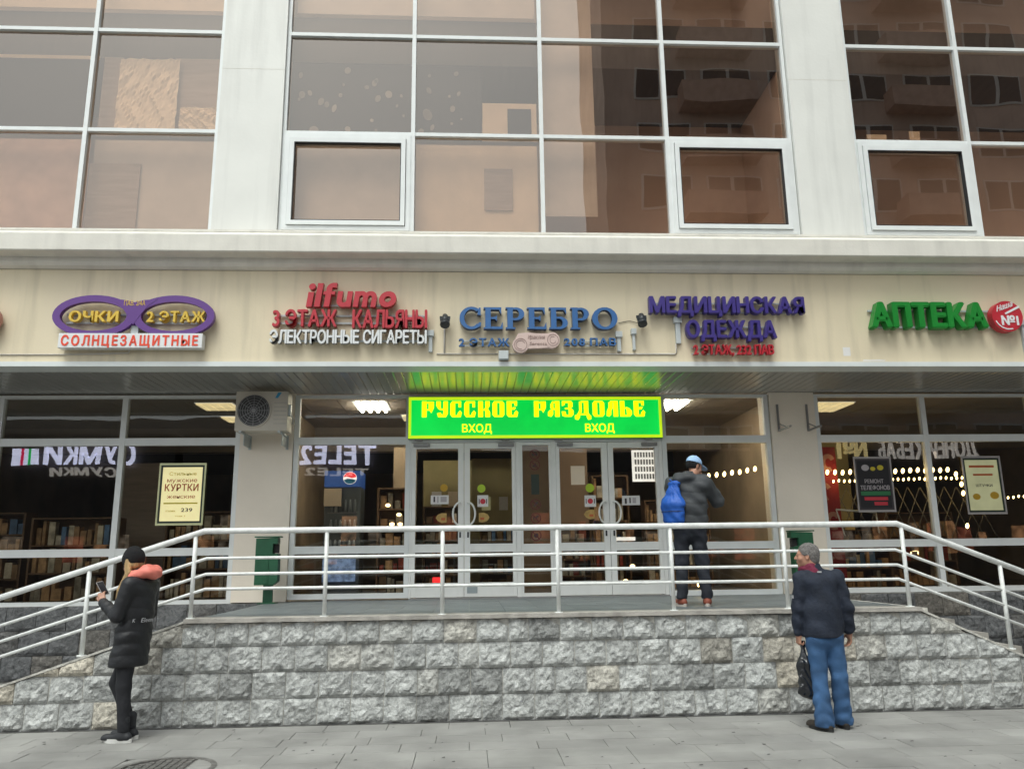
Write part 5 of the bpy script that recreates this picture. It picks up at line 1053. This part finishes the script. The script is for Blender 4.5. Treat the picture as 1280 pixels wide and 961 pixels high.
MT.update(skin=M('skin', (.42, .22, .15), .55, var=.08, vscale=12, spec=.4), skinhand=M('skin', (.45, .25, .18), .55, var=.08, vscale=12), blonde=M('blonde hair', (.42, .28, .13), .5, var=.35, vscale=30, stretch=(1, 1, .1), bump=.6, bscale=60),
 greyhair=M('grey hair', (.17, .16, .155), .7, var=.4, vscale=40, bump=.9, bscale=90), blackcoat=M('black puffer fabric', (.010, .011, .014), .55, var=.2, vscale=8, bump=.25, bscale=30), blackknit=M('black knit', (.008, .008, .010), .95, var=.2, vscale=60, bump=1, bscale=120), blacktrousers=M('black trousers', (.012, .013, .017), .8, var=.2, bump=.3, bscale=25), coral=M('coral hood lining', (.78, .22, .17), .6, var=.1, vscale=10, bump=.3, bscale=20),
 shoeblack=M('black shoe', (.018, .02, .024), .6), solewhite=M('white sole', (.62, .62, .60), .6), navyjacket=M('navy wool jacket', (.012, .018, .034), .8, var=.2, vscale=10, bump=.35, bscale=35), jeans=M('blue denim', (.04, .105, .23), .85, var=.38, vscale=5, bump=.3, bscale=120), scarf=M('maroon scarf', (.16, .015, .045), .8, bump=.4), shoebrown=M('dark brown shoe', (.035, .028, .022), .6), soledark=M('dark sole', (.02, .02, .02), .8), bag=M('glossy black plastic bag', (.012, .014, .018), .22, var=.2, vscale=5, bump=.9, bscale=14, spec=.7),
 greycoat=M('charcoal grey jacket', (.045, .05, .056), .7, var=.15, vscale=8, bump=.2, bscale=30), bluebag=M('bright blue nylon', (.010, .09, .42), .55, var=.1, vscale=6, bump=.3, bscale=25), capblue=M('light blue cap', (.36, .56, .84), .7, var=.1, bump=.3, bscale=60), navytrousers=M('dark navy trousers', (.014, .017, .026), .8, var=.2, bump=.3, bscale=25), shoerust=M('rust brown shoe', (.22, .055, .03), .6), solecream=M('cream sole', (.55, .50, .45), .6), darkcord=M('dark cord', (.02, .025, .05), .7), phone=M('phone casing', (.35, .33, .32), .3), eyew=M('dark eye', (.02, .015, .012), .3), labelgrey=M('grey print label', (.42, .43, .45), .6))
def puff(F, z0, step, amp, fn=None):
    F.warp(lambda x, y, z: -amp*(np.abs(np.sin(PI*(z-z0+(0.02*np.sin(x*9+1)+.015*np.sin(y*11)))/step))**.6)+0*x+0*y)
def folds(F, amp, sc=1.0, seed=0):
    p = np.random.RandomState(seed).uniform(0, 6.28, 8)
    F.warp(lambda x, y, z: amp*(np.sin(sc*(17*x+9*z)+p[0]+1.5*np.sin(sc*(8*y+6*z)+p[1]))*np.sin(sc*(13*y-11*z)+p[2])+.6*np.sin(sc*(31*z+14*x)+p[3]+2*np.sin(sc*11*y+p[4]))*np.sin(sc*(19*x+5*y)+p[5])))

# ---- woman with the phone (faces +Y in her own frame, left is -X)
W = person('person', (-3.19, 8.10, 0), math.radians(78), 'woman in long black puffer coat and black hat looking at a phone')
hc = (-.01, .045, 1.585); HR = frame(-.30, .42)
sh_l, el_l, wr_l = (-.175, -.045, 1.40), (-.215, .03, 1.115), (-.10, .265, 1.235); sh_r, el_r, wr_r = (.175, -.045, 1.40), (.225, -.02, 1.12), (.16, .10, .93)
hipL, hipR = (-.08, -.02, .90), (.08, 0, .90); knL, knR = (-.085, -.01, .49), (.08, .17, .50); anL, anR = (-.085, -.045, .10), (.075, -.01, .10)
F = Field((-.36, -.25, .0), (.36, .46, 1.80), .0065)
head(F, hc, HR, .97); F.cap((0, -.03, 1.38), (0, .015, 1.52), .055, .050, .03); F.sec((0, -.03, 1.05), (0, -.03, 1.36), (.12, .09), (.15, .10)); F.cap((-.14, -.04, 1.39), (.14, -.04, 1.39), .06, .06, .04)
F.sec((0, -.01, .88), (0, -.03, 1.08), (.15, .11), (.12, .09)); legs_sdf(F, (hipL, hipR), (knL, knR), (anL, anR), (.078, .052, .038))
for a, b, c in ((sh_l, el_l, wr_l), (sh_r, el_r, wr_r)): F.cap(a, b, .05, .038, .02); F.cap(b, c, .038, .026, .02)
hand(F, wr_l, (.22, .50, .90), (.9, .25, .1), 1, (.55, .55, .4), .95); hand(F, wr_r, (-.15, .35, -.8), (-1, 0, 0), 1, (.4, .5, .4), .95)
wear('body', F.mesh('body'), 'skinhand', W)
F = Field((-.30, -.26, .02), (.30, .30, 1.0), .008); legs_sdf(F, (hipL, hipR), (knL, knR), (anL, anR), (.095, .066, .050)); F.ell((0, -.01, .90), (.155, .13, .10)); folds(F, .0025, 1.4, 3); F.cut(2, .09, True); wear('trousers', F.mesh('trousers'), 'blacktrousers', W)
F = Field((-.42, -.34, .58), (.42, .48, 1.56), .0075)
F.sec((0, .02, .68), (0, -.01, .95), (.200, .150), (.180, .135)); F.sec((0, -.01, .95), (0, -.035, 1.14), (.176, .132), (.160, .122)); F.sec((0, -.035, 1.14), (0, -.05, 1.36), (.170, .126), (.175, .120)); F.cap((-.14, -.05, 1.385), (.14, -.05, 1.385), .078, .078, .05)
F.cap((0, -.03, 1.42), (0, -.01, 1.48), .085, .075, .03)
puff(F, .64, .105, .007); folds(F, .004, 1.6, 31)
G_ = Field((-.42, -.34, .58), (.42, .48, 1.56), .0075)
for a, b, c in ((sh_l, el_l, wr_l), (sh_r, el_r, wr_r)):
    a, b, c = map(np.array, (a, b, c)); G_.cap(a, b, .076, .060, .02); G_.cap(b, c, .060, .044, .02)
    for q in range(1, 7):
        v = (c-a); t = q/7; p = (a+(b-a)*t*2) if t < .5 else (b+(c-b)*(t-.5)*2); G_.ell(p, (.070-.02*t,)*3, None, .012)
kk = .02; hh = np.clip(.5+.5*(F.f-G_.f)/kk, 0, 1); F.f = F.f*(1-hh)+G_.f*hh-kk*hh*(1-hh)
F.cut(2, .655, True); coat = wear('coat', F.mesh('coat'), 'blackcoat', W)
F = Field((-.22, -.30, 1.30), (.22, .12, 1.62), .006)   # coral hood lying on the shoulders
F.ell((0, -.135, 1.515), (.135, .095, .068), frame(0, -.35), .02); F.ell((-.085, -.05, 1.485), (.055, .10, .048), None, .03); F.ell((.085, -.05, 1.485), (.055, .10, .048), None, .03); F.ell((0, -.03, 1.60), (.07, .075, .06), None, .01, 'd'); folds(F, .006, 2.2, 1); wear('hood', F.mesh('hood'), 'coral', W)
F = Field((-.16, -.16, 1.48), (.16, .22, 1.82), .0055)  # knitted hat
w_ = lambda x, y, z: np.array(hc)+HR @ np.array([x, y, z])
F.ell(w_(0, -.020, .055), (.096, .114, .105), HR, .01); F.ell(w_(0, -.03, .13), (.055, .06, .035), HR, .03)
pl = w_(0, 0, .005); nn = HR @ np.array([0, -.30, 1.0]); nn /= np.linalg.norm(nn)
F.warp(lambda x, y, z: 0*x+0*y+0*z); d_ = -((F.ax[0][:, None, None]-pl[0])*nn[0]+(F.ax[1][None, :, None]-pl[1])*nn[1]+(F.ax[2][None, None, :]-pl[2])*nn[2]); F.f = np.maximum(F.f, d_.astype(np.float32))
F.warp(lambda x, y, z: .0015*np.sin(np.arctan2(y-hc[1], x-hc[0])*46)+0*z); wear('hat', F.mesh('hat'), 'blackknit', W)
F = Field((-.20, -.16, 1.10), (.20, .24, 1.66), .0055)  # long hair falling in front of the shoulders
for sx in (-1, 1):
    for k in range(4):
        o_ = .012*k; F.cap(w_(sx*(.066+.004*k), .005-o_, .03), w_(sx*.078, .02-o_, -.09), .020, .020, .008); F.cap(w_(sx*.078, .02-o_, -.09), (sx*(.098-.006*k)-.01, .105-.5*o_, 1.35), .020, .022, .008); F.cap((sx*(.098-.006*k)-.01, .105-.5*o_, 1.35), (sx*(.088-.008*k)-.01, .135-.3*o_, 1.20-.02*k), .022, .009, .008)
F.ell(w_(0, -.035, -.01), (.068, .055, .06), HR, .02); F.warp(lambda x, y, z: .0022*np.sin(x*330+2*np.sin(z*12))*np.sin(y*290+1.5*np.sin(z*9))); wear('hair', F.mesh('hair'), 'blonde', W)
shoe(W, anL[0], anL[1], 0, .05, 'shoeblack', 'solewhite', L=.275, high=.20); shoe(W, anR[0], anR[1], 0, -.1, 'shoeblack', 'solewhite', L=.275, high=.20)
# belt lettering on the back of the coat
me_ = []
def curved_text(txt, zc, h_, a0, a1, rx, ry, cy_, m, par, name):
    k = bpy.data.curves.new('t', 'FONT'); vs_, fs_ = [], []; cur = 0; it = []
    bpy.data.curves.remove(k)
    for ch in txt:
        v, f_, xa, xb = glyph(ch, .0); it.append((v, f_, cur-xa)); cur += xb-xa+.15
    tot = cur-.15; P, Q = [], []
    for v, f_, dx in it:
        n = len(P)
        for p in v:
            u = (p[0]+dx+p[2]*.18)/tot; a = a0+(a1-a0)*u; rr_ = 1+.03*(1-p[1]); P.append((rx*rr_*math.cos(a), cy_+ry*rr_*math.sin(a), zc+(p[2]-.5)*h_))
        Q += [tuple(i+n for i in q) for q in f_]
    me = bpy.data.meshes.new(name); me.from_pydata(P, [], Q); me.update(); return wear(name, me, m, par)
curved_text('Eleens', 1.075, .040, math.radians(-125), math.radians(-75), .182, .142, -.028, 'labelgrey', coat, 'lettering')
curved_text('K', 1.075, .034, math.radians(-152), math.radians(-144), .186, .146, -.028, 'labelgrey', coat, 'lettering')
ph = MB(); ph.box(-.036, .036, -.004, .004, -.075, .075, .003); me = ph.mesh('phone'); me.materials.append(MT['phone']); po = bpy.data.objects.new('phone', me); col.objects.link(po)
wm_ = Matrix.Translation((-3.19, 8.10, 0)) @ Matrix.Rotation(math.radians(78), 4, 'Z')
po.matrix_world = wm_ @ Matrix.Translation((-.045, .325, 1.365)) @ Matrix.Rotation(math.radians(-35), 4, 'X') @ Matrix.Rotation(math.radians(-20), 4, 'Z'); tag(po, 'slim pale phone held up by the woman in the black coat', 'phone')
OFF[po.name] = Vector((0, 0, 0)); sc_ = MB(); sc_.box(-.032, .032, -.0055, -.0045, -.068, .068); wear('screen', sc_.mesh('screen'), 'darkwin', po)

# ---- older man from behind, head turned left
O = person('person', (3.37, 7.78, 0), math.radians(4), 'older grey haired man in navy jacket and blue jeans holding a black bag')
hc = (-.085, .03, 1.575); HR = frame(1.05, -.02, .0)
sL, eL, wL = (-.175, .0, 1.375), (-.215, .03, 1.09), (-.215, .07, .86); sR, eR, wR = (.17, -.01, 1.375), (.235, -.04, 1.10), (.265, .01, .87)
hL, hR_ = (-.085, .0, .87), (.085, 0, .87); kL, kR = (-.075, .02, .47), (.115, .0, .47); aL, aR = (-.075, -.02, .09), (.155, .06, .09)
F = Field((-.42, -.22, .0), (.42, .32, 1.76), .0065)
head(F, hc, HR, 1.0); F.cap((-.03, -.01, 1.38), (-.07, .01, 1.52), .062, .056, .03); F.sec((0, 0, 1.02), (-.01, 0, 1.34), (.15, .11), (.165, .11)); F.cap((-.16, 0, 1.36), (.16, 0, 1.36), .065, .065, .04); F.sec((0, 0, .86), (0, 0, 1.05), (.16, .12), (.15, .11)); legs_sdf(F, (hL, hR_), (kL, kR), (aL, aR), (.085, .058, .042))
for a, b, c in ((sL, eL, wL), (sR, eR, wR)): F.cap(a, b, .052, .042, .02); F.cap(b, c, .042, .030, .02)
hand(F, wL, (-.05, .08, -1), (1, .1, 0), -1, (1.0, 1.1, .8)); hand(F, wR, (.08, .18, -1), (-1, .1, 0), 1, (.45, .5, .35))
wear('body', F.mesh('body'), 'skin', O)
F = Field((-.34, -.24, .0), (.42, .28, 1.02), .0075)
for h_, kn, an in ((hL, kL, aL), (hR_, kR, aR)): F.cap(h_, kn, .102, .076, .02); F.cap(kn, an, .076, .080, .02); F.cap(an, (an[0], an[1]+.01, .065), .084, .088, .02)
F.sec((0, -.005, .82), (0, -.005, .90), (.160, .120), (.150, .110))
F.warp(lambda x, y, z: .004*np.sin(z*60+6*np.sin(x*14)+3*np.sin(y*12))*np.clip((.34-z)/.2, 0, 1)+0*x); folds(F, .0055, 1.6, 7); F.cut(2, .035, True); wear('jeans', F.mesh('jeans'), 'jeans', O)
F = Field((-.42, -.28, .76), (.42, .26, 1.52), .0075)
F.sec((.0, -.005, .86), (-.0, -.005, 1.06), (.192, .140), (.186, .136)); F.sec((0, -.005, 1.06), (-.01, -.01, 1.32), (.186, .136), (.190, .122)); F.cap((-.145, -.01, 1.365), (.135, -.01, 1.365), .076, .076, .05); F.cap((-.02, -.01, 1.38), (-.045, .0, 1.455), .085, .072, .03)
folds(F, .008, 1.0, 9); G_ = Field((-.42, -.28, .76), (.42, .26, 1.52), .0075)
for a, b, c in ((sL, eL, wL), (sR, eR, wR)): a, b, c = map(np.array, (a, b, c)); G_.cap(a, b, .078, .066, .02); G_.cap(b, c+.12*(b-c), .066, .057, .02)
folds(G_, .008, 1.5, 4); kk = .018; hh = np.clip(.5+.5*(F.f-G_.f)/kk, 0, 1); F.f = F.f*(1-hh)+G_.f*hh-kk*hh*(1-hh)
F.cut(2, .83, True); jk = wear('jacket', F.mesh('jacket'), 'navyjacket', O)
local('label', MB().box(-.055, -.015, -.098, -.092, 1.425, 1.44), 'labelgrey', jk); local('badge', MB().box(-.288, -.284, -.03, .0, 1.19, 1.22), 'labelgrey', jk)
F = Field((-.20, -.16, 1.36), (.10, .18, 1.54), .006); F.cap((-.05, .0, 1.42), (-.065, .01, 1.475), .080, .068, .01); F.ell((-.12, .06, 1.46), (.05, .05, .035), None, .02); folds(F, .004, 2.5, 2); wear('scarf', F.mesh('scarf'), 'scarf', O)
F = Field((-.24, -.14, 1.44), (.08, .20, 1.76), .0055); w_ = lambda x, y, z: np.array(hc)+HR @ np.array([x, y, z])
F.ell(w_(0, -.020, .045), (.082, .100, .090), HR, .01); F.ell(w_(0, -.060, -.015), (.068, .055, .070), HR, .03)
for q in (-1, 1): F.ell(w_(q*.072, -.002, .022), (.012, .022, .03), HR, .01)
F.ell(w_(0, .095, -.02), (.085, .075, .10), HR, .012, 'd')
for q in (-1, 1): F.ell(w_(q*.085, .012, -.02), (.03, .036, .035), HR, .008, 'd')
F.warp(lambda x, y, z: .0022*np.sin(x*210+2*np.sin(z*40))*np.sin(z*180+2*np.sin(y*60))); wear('hair', F.mesh('hair'), 'greyhair', O)
for q in (-1, 1): p = w_(q*.032, .0885, .012); local('eye', MB().ball(tuple(p), .0055, u=8, v=6), 'eyew', O)
shoe(O, aL[0], aL[1], 0, .35, 'shoebrown', 'soledark', L=.285, high=.07); shoe(O, aR[0], aR[1], 0, -.15, 'shoebrown', 'soledark', L=.285, high=.07)
# carrier bag in his left hand
F = Field((-.16, -.15, -.56), (.18, .15, .10), .0065)
F.sec((.03, 0, -.42), (.01, 0, -.16), (.115, .06), (.085, .05), .25, .03); F.cap((.0, 0, -.16), (0, 0, -.02), .05, .016, .03); F.cap((-.015, 0, -.02), (-.015, .0, .03), .010, .010, .01); F.cap((.015, 0, -.02), (.015, 0, .03), .010, .010, .01); F.cap((-.015, 0, .03), (.015, 0, .03), .010, .010, .01); F.ell((.07, 0, -.44), (.05, .045, .06), None, .03)
F.warp(lambda x, y, z: .009*np.sin(z*34+5*np.sin(x*16)+3*np.sin(y*22))*np.sin(x*38+2*np.sin(z*21))*np.clip((-.02-z)/.1, 0, 1))
me = F.mesh('plastic_bag'); me.materials.append(MT['bag']); bg_ = bpy.data.objects.new('plastic_bag', me); col.objects.link(bg_); OFF['plastic_bag'] = Vector((0, 0, 0))
wm_ = Matrix.Translation((3.37, 7.78, 0)) @ Matrix.Rotation(math.radians(4), 4, 'Z'); bg_.matrix_world = wm_ @ Matrix.Translation((wL[0]+.03, wL[1]+.0, wL[2]-.105)); tag(bg_, 'crumpled black plastic carrier bag hanging from the older man\'s left hand', 'bag')

# ---- man with the blue drawstring bag on the porch
B = person('person', (2.60, 9.45, ZP), math.radians(-4), 'man in grey jacket and light blue cap standing on the porch')
ta = math.radians(-38); HR = frame(math.radians(-62), .38)
hc = rotz((.02, .16, 1.615), ta); sL = rotz((-.19, .0, 1.40), ta); sR = rotz((.20, .02, 1.40), ta)
eR = rotz((.27, .22, 1.20), ta); wR = hc+HR @ np.array([.02, .17, -.13]); eL = rotz((-.25, .10, 1.14), ta); wL = rotz((-.05, .30, 1.22), ta)
hL, hR_ = (-.09, .0, .89), (.09, .0, .89); kL, kR = (-.115, .02, .48), (.12, .01, .48); aL, aR = (-.14, -.02, .10), (.145, -.03, .10)
F = Field((-.42, -.32, .0), (.52, .50, 1.80), .0065)
head(F, hc, HR, 1.0); F.cap(rotz((0, .02, 1.40), ta), hc+np.array((-.01, -.03, -.07)), .062, .056, .03); F.sec((0, 0, 1.04), (0, 0, 1.36), (.15, .11), (.165, .11), ta); F.cap(sL, sR, .06, .06, .04); F.sec((0, 0, .88), (0, 0, 1.06), (.16, .12), (.15, .11)); legs_sdf(F, (hL, hR_), (kL, kR), (aL, aR), (.085, .058, .042))
for a, b, c in ((sL, eL, wL), (sR, eR, wR)): F.cap(a, b, .052, .042, .02); F.cap(b, c, .042, .030, .02)
up_ = (hc+HR @ np.array([0, .105, -.055]))-wR; hand(F, wR, up_+np.array((0, 0, .06)), -(HR @ np.array([0, 1, 0])), -1, (.5, .6, .5)); hand(F, wL, (.6, .6, .25), (0, -.6, .8), -1, (.7, .8, .6))
wear('body', F.mesh('body'), 'skin', B)
F = Field((-.36, -.26, .0), (.36, .26, 1.05), .0075)
for h_, kn, an in ((hL, kL, aL), (hR_, kR, aR)): F.cap(h_, kn, .106, .075, .03); F.cap(kn, an, .075, .062, .03)
F.sec((0, -.005, .86), (0, -.005, .98), (.170, .135), (.165, .13)); folds(F, .008, 1.6, 12); F.cut(2, .085, True); wear('trousers', F.mesh('trousers'), 'navytrousers', B)
F = Field((-.46, -.34, .82), (.52, .48, 1.62), .0075)
F.sec((0, 0, .93), (0, 0, 1.12), (.208, .165), (.205, .160), ta*.6); F.sec((0, 0, 1.12), (0, 0, 1.36), (.220, .165), (.225, .155), ta); F.cap(sL, sR, .095, .095, .05); F.cap(rotz((0, .0, 1.42), ta), rotz((0, .03, 1.49), ta), .10, .085, .03)
F.ell(rotz((0, -.085, 1.47), ta), (.14, .10, .065), frame(ta, -.25), .025); F.ell(rotz((0, -.01, 1.56), ta), (.07, .07, .05), None, .015, 'd')
puff(F, .9, .13, .007); folds(F, .009, 1.3, 14); G_ = Field((-.46, -.34, .82), (.52, .48, 1.62), .0075)
for a, b, c in ((sL, eL, wL), (sR, eR, wR)): a, b, c = map(np.array, (a, b, c)); G_.cap(a, b, .098, .080, .02); G_.cap(b, c+.15*(b-c), .080, .056, .02)
folds(G_, .009, 1.6, 5); kk = .02; hh = np.clip(.5+.5*(F.f-G_.f)/kk, 0, 1); F.f = F.f*(1-hh)+G_.f*hh-kk*hh*(1-hh); F.cut(2, .90, True)
wear('jacket', F.mesh('jacket'), 'greycoat', B)
w_ = lambda x, y, z: np.array(hc)+HR @ np.array([x, y, z])
lo_ = hc-.2; hi_ = hc+.25; F = Field(lo_, hi_, .0055); F.ell(w_(0, -.014, .050), (.083, .104, .090), HR, .01); F.cap(w_(0, -.01, .142), w_(0, -.01, .146), .008, .008, .004)
pl = w_(0, 0, .045); nn = HR @ np.array([0, -.10, 1.0]); nn /= np.linalg.norm(nn); d_ = -((F.ax[0][:, None, None]-pl[0])*nn[0]+(F.ax[1][None, :, None]-pl[1])*nn[1]+(F.ax[2][None, None, :]-pl[2])*nn[2]); F.f = np.maximum(F.f, d_.astype(np.float32))
F.ell(w_(0, .115, .045), (.068, .072, .010), frame(math.radians(-62), .38+.18), .006); cap_ = wear('cap', F.mesh('cap'), 'capblue', B)
F = Field(lo_, hi_, .006); F.ell(w_(0, -.022, .02), (.079, .096, .085), HR, .01); F.ell(w_(0, .095, -.02), (.10, .075, .16), HR, .01, 'd'); F.ell(w_(0, 0, -.09), (.12, .12, .06), HR, .01, 'd'); wear('hair', F.mesh('hair'), 'blackknit', B)
shoe(B, aL[0], aL[1], 0, .25, 'shoerust', 'solecream', L=.29, high=.12); shoe(B, aR[0], aR[1], 0, -.2, 'shoerust', 'solecream', L=.29, high=.12)
# blue bag, its own thing on his back
bt = ta-.15; bc = rotz((-.06, -.235, 1.17), bt)
F = Field((-.42, -.60, .85), (.40, .15, 1.60), .0065)
F.sec(rotz((-.06, -.225, .99), bt), rotz((-.06, -.235, 1.16), bt), (.150, .085), (.150, .095), bt, .03); F.sec(rotz((-.06, -.235, 1.16), bt), rotz((-.05, -.20, 1.36), bt), (.145, .09), (.06, .05), bt, .03); F.ell(rotz((-.05, -.19, 1.40), bt), (.075, .05, .03), frame(bt, 0), .01)
F.warp(lambda x, y, z: .006*np.sin(np.arctan2(y-bc[1], x-bc[0])*14)*np.clip((z-1.15)/.2, 0, 1)); folds(F, .006, 1.6, 21); me = F.mesh('drawstring_bag'); me.materials.append(MT['bluebag'])
bb = bpy.data.objects.new('drawstring_bag', me); col.objects.link(bb); OFF['drawstring_bag'] = Vector((0, 0, 0)); bb.matrix_world = Matrix.Translation((2.60, 9.45, ZP)) @ Matrix.Rotation(math.radians(-4), 4, 'Z'); tag(bb, 'bright blue drawstring bag on the back of the man in the light blue cap', 'bag')
for q, (xa, xb) in enumerate(((-.19, -.19), (.12, .07))):
    pts = [rotz((-.05, -.17, 1.40), bt), rotz((xa*.9, -.11, 1.46), ta), rotz((xa, .03, 1.475), ta), rotz((xa*1.05, .15, 1.36), ta)]; local('strap', MB().tube([tuple(p) for p in pts], .007, 6), 'bluebag', bb)
local('hem_line', MB().tube([tuple(rotz((-.06+.150*math.cos(a), -.228+.098*math.sin(a), 1.075), bt)) for a in (PI+PI*i/14 for i in range(15))], .004, 5), 'darkcord', bb)
